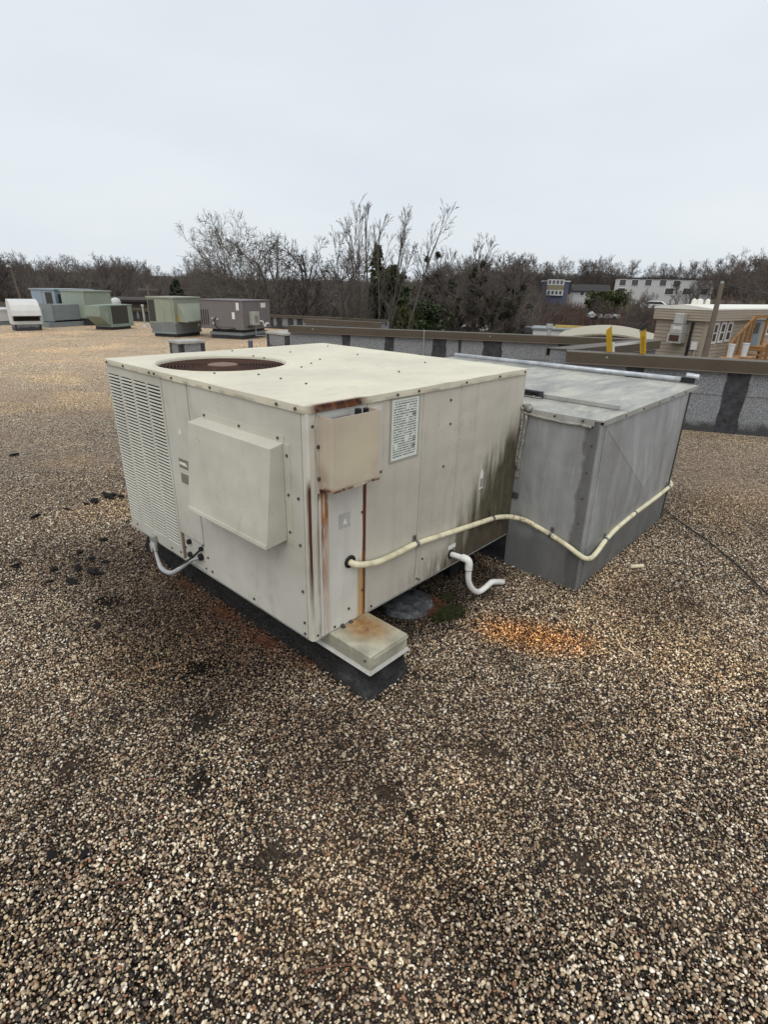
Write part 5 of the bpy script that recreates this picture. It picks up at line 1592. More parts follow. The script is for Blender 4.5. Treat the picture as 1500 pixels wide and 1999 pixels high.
# utility pole in front of the trailer corner, with its line
P = spot(1405, 20.5)
t = thing('utility_pole', 'weathered wooden utility pole before the trailer corner', 'pole', (P[0], P[1], 0))
M_POLE = plain('pole_wood', S(112, 102, 90), 0.85, 0, 0.2, 3)
ztp = zat(1411, 553, 20.5)
MB().tube([(0, 0, -4.8), (0, 0, 0), (0, 0, ztp)], [0.11, 0.095, 0.065], 10).build('pole_shaft', M_POLE, t, local=True)
MB().tube([(0, 0, ztp - 0.05), (0, 0, ztp + 0.06)], 0.05, 8).build('insulator', M_GALV, t, local=True)
pq = spot(1700, 40)
w_ = [(P[0], P[1], ztp)] + [tuple(Vector((P[0], P[1], ztp)).lerp(Vector((pq[0], pq[1], ztp + 1.2)), k / 10) - Vector((0, 0, 1.0 * (k / 10) * (1 - k / 10) * 3))) for k in range(1, 11)]
tag(MB().tube(w_, 0.016, 5).build('overhead_wire', M_BLACK, None), 'overhead wire running right from the wooden utility pole', 'wire')

# low pale domed roof beyond the long parapet
dm = spot(1203, 34)
t = thing('domed_roof_building', 'low building with a pale curved roof beyond the long parapet', 'building', (dm[0], dm[1], 0), facing(1200))
zc = zat(1210, 640, 42)
zw = zat(1210, 657, 40)
pr = [(-2.9 + 5.8 * k / 14, zw + (zc - zw) * math.sin(math.pi * k / 14)) for k in range(15)]
MB().prism(pr + [(2.9, -4.8), (-2.9, -4.8)], 1, 0.0, 9.0).build('wall', plain('beige_wall', S(176, 166, 146), 0.8), t, local=True)
mb = MB()
pr2 = [(x, z + 0.05) for x, z in pr]
for k in range(14):
    a, b = pr2[k], pr2[k + 1]
    mb.hexa([(a[0], -0.3, a[1] - 0.04), (b[0], -0.3, b[1] - 0.04), (b[0], 9.2, b[1] - 0.04), (a[0], 9.2, a[1] - 0.04), (a[0], -0.3, a[1] + 0.05), (b[0], -0.3, b[1] + 0.05), (b[0], 9.2, b[1] + 0.05), (a[0], 9.2, a[1] + 0.05)])
mb.build('roof', plain('pale_membrane', S(170, 164, 146), 0.7, 0, 0.08, 1), t, local=True)
MB().box(-3.7, -1.2, 9.3, 9.5, -4.7, zat(1140, 637, 43)).build('yellow_trim', plain('tan_yellow', S(186, 160, 96), 0.7), t, local=True)
sh = spot(1092, 42)
t = thing('white_shed', 'small white shed with a flat roof behind the grey vent pipe', 'shed', (sh[0], sh[1], 0), facing(1092))
MB().box(-1.4, 2.0, 0, 3, -4.8, zat(1092, 645, 42)).build('wall', M_WHITE, t, local=True)
MB().box(-1.5, 2.1, -0.1, 3.1, zat(1092, 645, 42) + 0.002, zat(1092, 643, 42) + 0.04).build('roof', M_GREYMET, t, local=True)
MB().box(0.2, 0.9, -0.03, -0.002, -4.7, -2.6).build('door', M_GREYMET, t, local=True)

# long brown warehouse beyond the far parapet, on the left
wh_ = spot(290, 46)
t = thing('brown_warehouse', 'long low dark brown warehouse beyond the far parapet on the left', 'building', (wh_[0], wh_[1], 0), facing(290))
zt = zat(290, 590, 46)
MB().box(-5.6, 5.5, 0, 8, -4.8, zt).build('wall', plain('brown_cladding', S(74, 64, 58), 0.8, 0, 0.12, 0.8), t, local=True)
MB().box(-5.8, 5.7, -0.2, 8.2, zt + 0.002, zt + 0.16).build('roof', plain('dark_roof', S(60, 52, 50), 0.8), t, local=True)
for k in range(16):
    MB().box(-5.4 + k * 0.68, -5.34 + k * 0.68, -0.04, -0.002, -4.0, zt - 0.1).build('wall_rib', M_COPING, t, local=True)


def house(label, px, d, w, top_y, base_y, wall, roofm, gable=0.0, wins=(), depth=7.0, name='white_house', rz=0.0):
    P = spot(px, d)
    z1, z0 = zat(px, top_y, d), zat(px, base_y, d)
    t = thing(name, label, 'house', (P[0], P[1], z0), facing(px) + rz)
    h = z1 - z0
    MB().box(-w / 2, w / 2, 0, depth, -5.0, h - gable).build('wall', wall, t, local=True)
    if gable:
        MB().prism([(-0.4, h - gable - 0.1), (depth + 0.4, h - gable - 0.1), (depth + 0.4, h - gable + 0.05), (depth / 2, h), (-0.4, h - gable + 0.05)], 0, -w / 2 - 0.35, w / 2 + 0.35).build('roof', roofm, t, local=True)
    else:
        MB().box(-w / 2 - 0.2, w / 2 + 0.2, -0.2, depth + 0.2, h + 0.002, h + 0.25).build('roof', roofm, t, local=True)
    for (wx, wz, ww, wh) in wins:
        f = MB().box(wx * w - ww / 2, wx * w + ww / 2, -0.08, -0.002, wz * h - wh / 2, wz * h + wh / 2).build('window', M_LABELW, t, local=True)
        MB().box(wx * w - ww / 2 + 0.12, wx * w + ww / 2 - 0.12, -0.10, -0.081, wz * h - wh / 2 + 0.12, wz * h + wh / 2 - 0.12).build('pane', M_GLASS, f)
    return t


M_DKROOF = plain('dark_shingle', S(58, 56, 56), 0.85)
M_STUCCO = plain('white_stucco', S(186, 186, 186), 0.8, 0, 0.05, 0.4)
house('long white two storey apartment house among the trees on the right hill', 1291, 150, 20.5, 545, 584, M_STUCCO, M_DKROOF, 0, [(-0.42, 0.80, 1.6, 1.5), (-0.29, 0.80, 1.6, 1.5), (-0.15, 0.82, 1.6, 1.5), (0.0, 0.82, 1.6, 1.5), (0.14, 0.80, 1.6, 1.5), (-0.42, 0.36, 1.8, 1.5), (0.08, 0.40, 2.0, 1.5), (0.26, 0.42, 2.0, 1.5), (0.42, 0.42, 1.6, 1.5)], 9, 'apartment_house')
house('small white house with a dark gable roof on the right hill', 1155, 135, 7.4, 555, 582, M_STUCCO, M_DKROOF, 1.4, [(-0.25, 0.35, 1.0, 1.1), (0.1, 0.35, 1.0, 1.1)], 6, 'white_house', R(8))
t = house('blue and white striped building between the bushy tree and the white house', 1088, 128, 4.6, 550, 583, plain('blue_wall', S(84, 90, 108), 0.7), M_STUCCO, 0, [], 5, 'blue_building', R(12))
for zz in (2.6, 0.6):
    MB().box(-2.2, 1.2, -0.5, -0.002, zz, zz + 1.1).build('balcony', M_STUCCO, t, local=True)
    for k in range(4):
        MB().box(-2.0 + k * 0.8, -1.55 + k * 0.8, -0.53, -0.501, zz + 0.25, zz + 0.9).build('window', M_GLASS, t, local=True)
MB().box(-2.2, 1.2, -0.52, -0.003, 1.75, 2.55).build('sign_band', plain('ochre_band', S(130, 122, 92), 0.8), t, local=True)
M_TANW = plain('tan_house_wall', S(150, 138, 118), 0.8)
house('tan house with a dark roof behind the leaning bare trees', 463, 75, 3.4, 566, 588, M_TANW, M_DKROOF, 0.5, [(0.1, 0.3, 0.6, 0.5)], 5, 'tan_house')
house('pale house glimpsed through the bare trees on the far left', 100, 110, 6.5, 566, 583, M_STUCCO, M_DKROOF, 0.8, [(-0.2, 0.3, 0.9, 0.8)], 6, 'white_house')
house('pale grey house low among the trees behind the big fanned tree', 640, 90, 7.0, 566, 590, plain('grey_house_wall', S(150, 150, 150), 0.8), M_DKROOF, 1.0, [(0.2, 0.35, 1, 0.9)], 6, 'grey_house')


def parked_car(label, px, d, py, body, rz, van=False):
    P = spot(px, d)
    zr = zat(px, py, d)                  # roof height
    h = 1.9 if van else 1.45
    t = thing('parked_car', label, 'van' if van else 'car', (P[0], P[1], zr - h), facing(px) + rz)
    ln = 4.6
    pr = [(-2.3, 0.35), (2.3, 0.35), (2.3, 0.85), (1.5, 0.95), (0.8, h), (-1.4, h), (-2.1, 0.95), (-2.3, 0.9)] if not van else [(-2.4, 0.35), (2.4, 0.35), (2.4, 0.95), (1.9, 1.1), (1.4, h), (-2.4, h)]
    MB().prism(pr, 1, 0.0, 1.75).build('body', body, t, local=True, bevel=0.05)
    MB().prism([(1.3, 1.0), (0.75, h - 0.1), (-1.2, h - 0.1), (-1.8, 1.0)], 1, -0.012, -0.001).build('side_window', M_GLASS, t, local=True)
    for x in (-1.4, 1.4):
        w = MB().tube([(x, -0.01, 0.33), (x, 0.2, 0.33)], 0.33, 16).build('wheel', M_BLACK, t, local=True)
        w = MB().tube([(x, 1.56, 0.33), (x, 1.76, 0.33)], 0.33, 16).build('wheel', M_BLACK, t, local=True)
    return t


M_CARW = plain('car_white', S(215, 216, 218), 0.3, 0, 0.03)
M_CARR = plain('car_dark', S(70, 66, 66), 0.3, 0, 0.03)
parked_car('white car below the dark evergreen, seen over the long parapet', 778, 40, 633, M_CARW, 0.2)
parked_car('white van below the ivy covered trees, seen over the long parapet', 918, 44, 636, M_CARW, -0.2, True)
parked_car('dark car parked left of the white shed', 1062, 46, 640, M_CARR, 0.1)
parked_car('pale car high among the brown brush right of the evergreen hedge', 1190, 95, 606, M_CARW, 0.3)
parked_car('white car with red tail among brush below the apartment house', 1285, 105, 588, M_CARW, -0.1)

# street lamp and poles on the left
P = spot(42, 60)
t = thing('street_lamp', 'tall leaning grey street lamp above the brush at far left', 'street lamp', (P[0], P[1], 0))
lp = spot(24, 60)
z1 = zat(22, 521, 60)
MB().tube([(0, 0, -4.6), (lp[0] - P[0], lp[1] - P[1], z1)], [0.11, 0.07], 8).build('lamp_pole', M_POLE, t, local=True)
q = spot(18, 59.5)
MB().tube([(lp[0] - P[0], lp[1] - P[1], z1 - 0.02), (q[0] - P[0], q[1] - P[1], z1 + 0.05)], 0.10, 8).build('lamp_head', M_GALV, t, local=True)
P = spot(286, 50)
t = thing('utility_pole', 'short dark utility pole with crossarm behind the green unit', 'pole', (P[0], P[1], 0), facing(286))
z1 = zat(286, 557, 50)
MB().tube([(0, 0, -4.6), (0, 0, z1)], [0.12, 0.09], 8).build('pole_shaft', M_POLE, t, local=True)
MB().box(-0.7, 0.7, -0.05, 0.05, z1 - 0.35, z1 - 0.24).build('crossarm', M_POLE, t, local=True)


# ================================================================== trees
def bark(name, col, var=0.25):
    return plain(name, col, 0.9, 0, var, 1.2, 0.1)


M_BARK_D = bark('bark_dark', (0.090, 0.077, 0.068))
M_BARK_M = bark('bark_brown', (0.145, 0.124, 0.110))
M_BARK_G = bark('bark_grey', (0.15, 0.13, 0.11))
M_BARK_F = bark('bark_fanned', (0.125, 0.108, 0.092))
M_BARK_R = bark('bark_reddish', (0.148, 0.118, 0.104))


def grow(rng, stems, spec, cap=40000):
    """branch segments (p0, p1, r0, r1) by level. spec per level: nseg, children, angle, length ratio, wander, lift"""
    levels = [[] for _ in spec]
    q = [(np.array(p, float), np.array(d, float) / np.linalg.norm(d), L_, r_, 0) for (p, d, L_, r_) in stems]
    n = 0
    while q and n < cap:
        p, d, L_, r, lv = q.pop()
        nseg, nch, ang, rat, wan, lift = spec[lv]
        st = L_ / nseg
        last = lv == len(spec) - 1
        pts = []
        for i in range(nseg):
            d = d + rng.normal(0, wan, 3) + np.array([0, 0, lift])
            d /= np.linalg.norm(d)
            p2 = p + d * st
            r0 = r * (1 - 0.62 * i / nseg)
            r1 = r * (1 - 0.62 * (i + 1) / nseg)
            if last:
                r1 = r * (1 - 0.85 * (i + 1) / nseg)
            levels[lv].append((p, p2, r0, r1))
            n += 1
            pts.append((p2, d.copy(), r1))
            p = p2
        if not last:
            for k in range(nch):
                f = rng.uniform(0.22, 1.0) if lv else rng.uniform(0.30, 1.0)
                i = min(nseg - 1, int(f * nseg))
                b, bd, br = pts[i]
                ax = np.cross(bd, rng.normal(0, 1, 3))
                ax /= np.linalg.norm(ax) + 1e-9
                a = R(rng.uniform(ang[0], ang[1]))
                nd = bd * math.cos(a) + ax * math.sin(a)
                q.append((b, nd, L_ * rat * rng.uniform(0.65, 1.2) * (1.15 - 0.45 * f), max(br * 0.6, 0.003), lv + 1))
    return levels


def seg_mesh(name, segs, n, rmin):
    S_ = np.array([(*a, *b, c, d) for a, b, c, d in segs], float)
    p0, p1 = S_[:, :3], S_[:, 3:6]
    r0, r1 = np.maximum(S_[:, 6], rmin), np.maximum(S_[:, 7], rmin * 0.7)
    d = p1 - p0
    d /= np.linalg.norm(d, axis=1)[:, None] + 1e-9
    ref = np.where(np.abs(d[:, 2:3]) < 0.9, np.array([[0, 0, 1.0]]), np.array([[1.0, 0, 0]]))
    u = np.cross(d, ref)
    u /= np.linalg.norm(u, axis=1)[:, None] + 1e-9
    w = np.cross(d, u)
    m_ = len(S_)
    V = np.zeros((m_, 2 * n, 3))
    for k in range(n):
        a = 2 * np.pi * k / n
        o = u * math.cos(a) + w * math.sin(a)
        V[:, k] = p0 + o * r0[:, None]
        V[:, n + k] = p1 + o * r1[:, None]
    b = (np.arange(m_) * 2 * n)[:, None]
    Fs = []
    for k in range(n):
        j = (k + 1) % n
        Fs.append(np.concatenate([b + k, b + j, b + n + j, b + n + k], 1))
    Fq = np.stack(Fs, 1).reshape(-1, 4)
    return raw_mesh(name, V.reshape(-1, 3), Fq)


def raw_mesh(name, V, Fq):
    me = bpy.data.meshes.new(name)
    me.vertices.add(len(V))
    me.vertices.foreach_set('co', V.astype(np.float32).ravel())
    k = Fq.shape[1]
    me.loops.add(len(Fq) * k)
    me.loops.foreach_set('vertex_index', Fq.astype(np.int32).ravel())
    me.polygons.add(len(Fq))
    me.polygons.foreach_set('loop_start', np.arange(0, len(Fq) * k, k, dtype=np.int32))
    me.update(calc_edges=True)
    return me


def leaf_mesh(name, rng, centres, spread, n, size):
    """small leaf quads spread round the given centres"""
    C_ = np.array(centres)
    idx = rng.integers(0, len(C_), n)
    off = rng.normal(0, 1, (n, 3))
    off /= np.linalg.norm(off, axis=1)[:, None]
    sp_ = np.array(spread)[idx] if np.ndim(spread) else spread
    P = C_[idx] + off * (rng.random(n) ** 0.5)[:, None] * np.reshape(sp_, (-1, 1))
    a = rng.normal(0, 1, (n, 3))
    a /= np.linalg.norm(a, axis=1)[:, None]
    b = np.cross(a, rng.normal(0, 1, (n, 3)))
    b /= np.linalg.norm(b, axis=1)[:, None]
    s = size * rng.uniform(0.6, 1.4, (n, 1))
    c = np.cross(a, b) * s * 0.25
    V = np.stack([P - a * s, P + b * s * 0.5 + c, P + a * s, P - b * s * 0.5 + c], 1).reshape(-1, 3)
    return raw_mesh(name, V, np.arange(n * 4).reshape(-1, 4))


def tree(name, label, base, stems, spec, mat, seed, group=None, rmin=0.012, cap=40000, cat='tree', twigmat=None, over=1.02):
    r = np.random.default_rng(seed)
    lv = grow(r, stems, spec, cap)
    want = max(s[1][2] / np.linalg.norm(s[1]) * s[2] for s in stems)
    got = np.percentile([s[1][2] for l in lv for s in l], 99.7)
    k = want / got * over if over else 1.0
    lv = [[(a * k, b * k, c, d) for a, b, c, d in l] for l in lv]
    t = thing(name, label, cat, base, 0, group)
    cut = 1 if len(spec) < 4 else 2
    tr = [s for l in lv[:cut] for s in l]
    cr = [s for l in lv[cut:] for s in l]
    link('trunk', seg_mesh('trunk', tr, 6, rmin * 1.5), mat, t, smooth=True, local=True)
    link('crown', seg_mesh('crown', cr, 3, rmin), twigmat or mat, t, local=True)
    return t, lv


def leaning(px0, d, px1, py1, z0, dd=0.0):
    a = spot(px0, d)
    b = spot(px1, d + dd)
    return np.array([b[0] - a[0], b[1] - a[1], zat(px1, py1, d + dd) - z0])


GZ_ = -4.6
# pale leaning tree left of centre
d = 27
b = spot(548, d)
st = []
for px1, py1, k in ((452, 425, 1.0), (420, 440, 0.95), (480, 435, 0.9), (500, 470, 0.8)):
    v = leaning(548, d, px1, py1, GZ_, (k - 0.9) * 6)
    st.append(((0, 0, 0), v, np.linalg.norm(v) * 0.98, 0.065 * k))
tree('leaning_tree', 'pale grey bare tree leaning left with a fine lacy crown', (b[0], b[1], GZ_), st, [(9, 17, (18, 42), 0.34, 0.07, 0.01), (5, 10, (22, 50), 0.45, 0.10, 0.03), (4, 7, (22, 55), 0.5, 0.13, 0.02), (3, 0, (0, 0), 0, 0.15, 0.0)], M_BARK_G, 11, rmin=0.007, cap=19000)
# round bare trees behind the mauve unit
for i, (px, tops, lab, sd) in enumerate(((548, ((492, 478), (522, 466), (560, 462), (598, 486)), 'dark bare tree with a round crown right of the pale leaning tree', 3), (590, ((560, 462), (602, 455), (640, 474), (575, 490)), 'dark bare tree with two trunks behind the mauve unit', 4), (650, ((618, 486), (655, 478), (690, 500)), 'dark bare tree with a crooked trunk left of the big fanned tree', 5))):
    d = 30 + i
    b = spot(px, d)
    st = []
    for j, (px1, py1) in enumerate(tops):
        v = leaning(px + (j - 1) * 6, d, px1, py1, GZ_, (j - 1) * 1.0)
        st.append(((0.2 * (j - 1), 0.1 * (j - 1), 0), v, np.linalg.norm(v) * 0.98, 0.10))
    tree('bare_tree', lab, (b[0], b[1], GZ_), st, [(9, 12, (24, 56), 0.27, 0.07, 0.01), (5, 8, (25, 55), 0.48, 0.11, 0.03), (4, 5, (25, 55), 0.5, 0.14, 0.02), (3, 0, (0, 0), 0, 0.15, 0.0)], M_BARK_D, sd, rmin=0.010, cap=9000)
# the big pale tree whose limbs fan out
d = 23
b = spot(738, d)
st = []
for px1, py1, rr_ in ((648, 440, 0.10), (668, 425, 0.09), (690, 432, 0.08), (714, 398, 0.11), (742, 452, 0.08), (762, 425, 0.10), (802, 455, 0.08), (838, 422, 0.10), (812, 500, 0.07), (672, 478, 0.07)):
    v = leaning(738, d, px1, py1, GZ_, random.Random(px1).uniform(-1.5, 1.5))
    st.append(((random.Random(px1).uniform(-0.4, 0.4), random.Random(py1).uniform(-0.4, 0.4), 0), v, np.linalg.norm(v) * 0.93, rr_ * 0.52))
tree('fanned_tree', 'big pale bare tree with long limbs fanning up behind the long parapet', (b[0], b[1], GZ_), st, [(12, 11, (10, 30), 0.20, 0.022, 0.0), (6, 6, (12, 34), 0.45, 0.06, 0.03), (4, 4, (16, 40), 0.5, 0.09, 0.03), (2, 0, (0, 0), 0, 0.1, 0.0)], M_BARK_F, 8, rmin=0.0065, cap=11000, over=None)


# evergreens
def evergreen(name, label, px, d, py_top, py_base, w, n, mat, seed, size=0.10, shape='cone', cat='tree'):
    r = np.random.default_rng(seed)
    P = spot(px, d)
    z0 = min(zat(px, py_base, d), -1.0)
    zt = zat(px, py_top, d)
    H_ = zt - GZ_
    t = thing(name, label, cat, (P[0], P[1], GZ_))
    segs, cen, spd = [], [], []
    tr = [(np.array([0, 0, H_ * k / 8]), np.array([0.0, 0, H_ * (k + 1) / 8]), 0.14 * (1 - k / 9), 0.14 * (1 - (k + 1) / 9)) for k in range(8)]
    zb = z0 - GZ_
    for k in range(90):
        f = r.random()
        z = zb + (H_ - zb) * f
        if shape == 'cone':
            rad = w * (1 - f) ** 0.7 * r.uniform(0.35, 1.0) + 0.05
        else:
            rad = w * math.sqrt(max(0.02, 1 - (2 * f - 0.9) ** 2)) * r.uniform(0.3, 1.05)
        a = r.uniform(0, 2 * math.pi)
        e = np.array([rad * math.cos(a), rad * math.sin(a), z + (0.15 if shape == 'cone' else 0.3) * rad])
        segs.append((np.array([0, 0, max(0.3, z - rad * 0.2)]), e, 0.03, 0.012))
        for q in (1.0, 0.75, 0.5):
            cen.append(e * q + np.array([0, 0, max(0.3, z - rad * 0.2)]) * (1 - q))
            spd.append(max(0.16, w * 0.20 * r.uniform(0.6, 1.3)))
    link('trunk', seg_mesh('trunk', tr + segs, 5, 0.012), M_BARK_D, t, local=True)
    link('crown', leaf_mesh('crown', r, cen, spd, n, size), mat, t, local=True)
    return t


def leafmat(name, a, b):
    m = Mat(name, a, 0.55, 0, 0.25)
    o = m.obj()
    m.color(m.mix(m.sm(m.noise(1.6, 4, vec=o), 0.35, 0.65), a, b))
    return m


M_HOLLY = leafmat('holly_leaf', (0.022, 0.034, 0.014), (0.060, 0.080, 0.032))
M_OLIVE = leafmat('olive_leaf', (0.045, 0.050, 0.022), (0.085, 0.088, 0.042))
M_PINE = leafmat('pine_needle', (0.016, 0.026, 0.013), (0.036, 0.050, 0.022))
M_YGREEN = leafmat('yellow_green_leaf', (0.06, 0.075, 0.018), (0.10, 0.11, 0.032))
M_IVY = leafmat('ivy_leaf', (0.024, 0.030, 0.014), (0.062, 0.066, 0.032))
evergreen('evergreen_tree', 'dark green evergreen tree behind the right limbs of the fanned bare tree', 764, 24.6, 528, 655, 1.05, 10500, M_HOLLY, 1, 0.085, 'round')
evergreen('evergreen_tree', 'slim olive green evergreen among the limbs of the fanned bare tree', 737, 25.4, 480, 640, 0.55, 3000, M_OLIVE, 6, 0.075, 'round')
evergreen('evergreen_shrub', 'dark spreading evergreen shrub right of the tall evergreen', 822, 25.5, 597, 655, 1.35, 11000, M_HOLLY, 2, 0.08, 'round', 'shrub')
evergreen('evergreen_shrub', 'yellow green low shrub between the evergreen tree and the dark shrub', 790, 24.0, 601, 652, 0.55, 3500, M_YGREEN, 3, 0.07, 'round', 'shrub')
evergreen('evergreen_shrub', 'bright green broad shrub below the apartment house on the hill', 1188, 88, 577, 604, 2.9, 8000, leafmat('hedge_leaf', (0.030, 0.042, 0.014), (0.085, 0.095, 0.032)), 4, 0.22, 'round', 'shrub')
evergreen('evergreen_tree', 'small dark evergreen among bare trees behind the green unit', 342, 62, 548, 590, 1.1, 5000, M_PINE, 5, 0.14)

# ivy clad trees right of centre
def ivied(label, px, d, tops, base_px, seed, cap, ivyn, fan, name='ivy_clad_tree', rad=0.10):
    b = spot(base_px, d)
    st = []
    for j, (px1, py1) in enumerate(tops):
        v = leaning(base_px, d, px1, py1, GZ_, random.Random(px1 + seed).uniform(-1.5, 1.5))
        st.append(((random.Random(px1).uniform(-fan, fan), random.Random(py1).uniform(-fan, fan), 0), v, np.linalg.norm(v) * 0.97, rad))
    t, lv = tree(name, label, (b[0], b[1], GZ_), st, [(9, 12, (14, 40), 0.30, 0.06, 0.03), (5, 8, (16, 42), 0.5, 0.10, 0.06), (4, 6, (18, 45), 0.55, 0.12, 0.05), (3, 0, (0, 0), 0, 0.13, 0.02)], M_BARK_M, seed, rmin=0.010, cap=cap, twigmat=M_BARK_M)
    r = np.random.default_rng(seed)
    cen = [s[1] for s in lv[0]]
    spd = [0.42 * r.uniform(0.4, 1.2) if s[1][2] < 9.2 else 0.10 for s in lv[0]]
    cen += [s[1] for s in lv[1] if r.random() < 0.14]
    spd += [0.18] * (len(cen) - len(spd))
    link('ivy', leaf_mesh('ivy', r, cen, spd, ivyn, 0.075), M_IVY, t, local=True)
    return t


ivied('tall dark ivy clad tree with a knobbly round crown', 850, 34, ((835, 480), (855, 474), (880, 490), (845, 500)), 868, 31, 9000, 5200, 0.2)
ivied('broad bushy ivy clad tree with an upswept crown above the long parapet', 950, 30, ((893, 486), (915, 472), (938, 466), (905, 520), (880, 540)), 935, 32, 12000, 5200, 0.9)
ivied('ivy clad bushy tree with dark spikes leaning right toward the blue building', 1000, 29, ((975, 494), (1002, 496), (1035, 508), (1055, 520), (1065, 560), (960, 500)), 985, 33, 13000, 7500, 0.9)
# pale-branched tree on the left
d = 52
b = spot(150, d)
st = []
for px1, py1 in ((120, 520), (140, 512), (165, 515), (185, 530), (105, 545)):
    v = leaning(150, d, px1, py1, GZ_, 0)
    st.append(((0, 0, 0), v, np.linalg.norm(v), 0.13))
tree('bare_tree', 'pale branched bare tree behind the blue grey unit', (b[0], b[1], GZ_), st, [(8, 9, (25, 55), 0.36, 0.09, 0.02), (5, 7, (25, 55), 0.45, 0.11, 0.03), (4, 5, (25, 55), 0.5, 0.13, 0.02), (2, 0, (0, 0), 0, 0.1, 0)], M_BARK_G, 15, rmin=0.016, cap=6000)

# the wood along the horizon: eight grown forms, each tree a thing of its own
protos = []
FORM = [(M_BARK_D, 0.12, 'dark'), (M_BARK_M, 0.10, 'brown'), (M_BARK_R, 0.10, 'reddish brown'), (M_BARK_D, 0.10, 'dark'), (M_BARK_M, 0.12, 'brown'), (M_BARK_D, 0.11, 'dark'), (M_BARK_R, 0.1, 'reddish brown'), (M_BARK_M, 0.12, 'brown')]
for k, (mt, rad, word) in enumerate(FORM):
    r = np.random.default_rng(100 + k)
    ns = 1 + k % 3
    st = []
    for j in range(ns):
        v = np.array([r.normal(0, 0.14), r.normal(0, 0.14), 1.0])
        st.append(((r.normal(0, 0.3), r.normal(0, 0.3), 0), v, 10.0 * r.uniform(0.88, 1.0), 0.17))
    sp_ = [(9, int(20 / ns) + 5, (22, 58), 0.40, 0.06, 0.03), (5, 7, (22, 55), 0.48, 0.10, 0.04), (4, 6, (22, 55), 0.5, 0.13, 0.03), (2, 0, (0, 0), 0, 0.12, 0.02)]
    lv = grow(r, st, sp_, 7000)
    tr = [s for l in lv[:2] for s in l]
    cr = [s for l in lv[2:] for s in l]
    protos.append((seg_mesh('trunk', tr, 4, 0.035), seg_mesh('crown', cr, 3, 0.022), mt, word))
for a, b_, mt, w in protos:
    a.materials.append(mt.m)
    b_.materials.append(mt.m)
PROF = [(-300, 500), (0, 500), (45, 498), (80, 512), (150, 512), (185, 505), (215, 496), (250, 503), (300, 520), (345, 526), (385, 505), (415, 512), (445, 532), (520, 546), (620, 548), (720, 540), (800, 532), (850, 520), (920, 512), (1000, 510), (1070, 512), (1120, 516), (1150, 508), (1215, 516), (1260, 530), (1290, 516), (1340, 524), (1400, 514), (1450, 509), (1500, 506), (1900, 506)]
PX, PY = [p[0] for p in PROF], [p[1] for p in PROF]
r = np.random.default_rng(77)
WG = {}
NT = 0


def wood_tree(px, d, py_top, k):
    global NT
    P = spot(px, d)
    z0 = terrain_h(P[0], P[1]) - 0.2
    h = zat(px, py_top, d) - z0
    if h < 2.5:
        return
    a, b_, mt, word = protos[k]
    side = 'left of the tall unit' if px < 700 else 'on the right hill'
    o = bpy.data.objects.new('wood_tree', None)
    COL.objects.link(o)
    o.location = (P[0], P[1], z0)
    s = h / 10.3
    wd = s * r.uniform(0.8, 1.15) if h < 14 else s * 0.75
    o.scale = (wd, wd, s)
    o.rotation_euler = (0, 0, r.uniform(0, 6.28))
    lab = {'dark': 'dark bare tree in the wood along the horizon', 'brown': 'brown bare tree in the wood along the horizon', 'reddish brown': 'reddish brown bare tree in the wood along the horizon'}[word]
    tag(o, lab, 'tree', 'bare %s trees of the wood along the horizon' % word)
    link('trunk', a, None, o, local=True)
    link('crown', b_, None, o, local=True)
    NT += 1


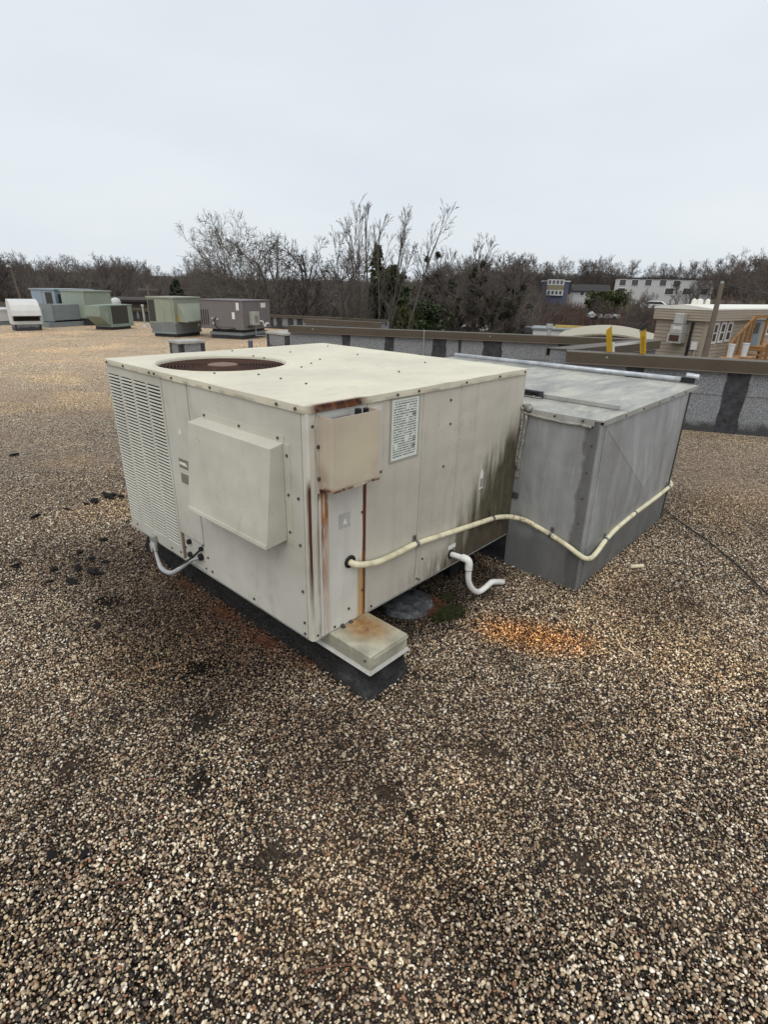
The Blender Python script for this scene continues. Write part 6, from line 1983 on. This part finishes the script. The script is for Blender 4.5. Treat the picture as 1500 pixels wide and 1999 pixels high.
clear = [(1222, 1362, 148, 584), (1120, 1190, 133, 583), (1066, 1112, 126, 584)]
for row, (d0, d1, n, lo, hi) in enumerate(((165, 235, 150, -4, 16), (95, 165, 90, 6, 26), (58, 92, 50, 18, 45))):
    for i in range(n):
        px = -140 + 1800 * (i + r.uniform(0, 1)) / n
        d = r.uniform(d0, d1)
        py = np.interp(px, PX, PY) + r.uniform(lo, hi)
        if row == 2 and 430 < px < 900:
            continue
        if row and any(a - 14 < px < b_ + 14 and d < dd for a, b_, dd, yy in clear):
            py = max(py, 589 + r.uniform(-4, 10))
        if px > 1060 and row == 2:
            py = max(py, 592 + r.uniform(0, 14))
        wood_tree(px, d, py, int(r.integers(0, 8)))
# a few ahead of the apartment house
for px, d in ((1345, 128), (1362, 130), (1330, 135), (1235, 125), (1262, 120)):
    wood_tree(px, d, 548 + r.uniform(0, 25) if px > 1320 else 575, int(r.integers(0, 8)))


# undergrowth: brushwood below the trees
def brush(name, label, n, px0, px1, d0, d1, h0, h1, mat, seed, rad, under=None):
    r = np.random.default_rng(seed)
    segs = []
    for i in range(n):
        px, d = r.uniform(px0, px1), r.uniform(d0, d1)
        P = spot(px, d)
        z = terrain_h(P[0], P[1])
        h = r.uniform(h0, h1)
        if under is not None:
            h = min(h, max(1.0, zat(px, float(np.interp(px, PX, PY)) + under + r.uniform(0, 14), d) - z))
        dx, dy = r.normal(0, 0.35, 2) * h
        m1 = np.array([P[0] + dx * 0.4, P[1] + dy * 0.4, z + h * 0.55])
        segs.append((np.array([P[0], P[1], z - 0.1]), m1, rad, rad * 0.7))
        segs.append((m1, np.array([P[0] + dx, P[1] + dy, z + h]), rad * 0.7, rad * 0.3))
    o = link(name, seg_mesh(name, segs, 3, rad * 0.3), mat)
    o['kind'] = 'stuff'
    o['label'] = label
    return o


brush('brushwood', 'dense brown brushwood filling the foot of the wood', 26000, -120, 1060, 60, 150, 1.5, 5.0, M_BARK_M, 41, 0.040)
brush('brushwood', 'reddish brown thicket on the slope below the white houses', 19000, 1050, 1650, 60, 130, 0.8, 2.3, bark('thicket', (0.12, 0.072, 0.058)), 42, 0.035)
brush('brushwood', 'dark brushwood standing behind the far rows of the wood', 22000, -120, 1650, 190, 250, 5.0, 14.0, M_BARK_D, 44, 0.075, 17)
brush('brushwood', 'dark undergrowth just beyond the far parapet', 6000, 330, 1100, 36, 60, 0.6, 2.2, M_BARK_D, 43, 0.022)
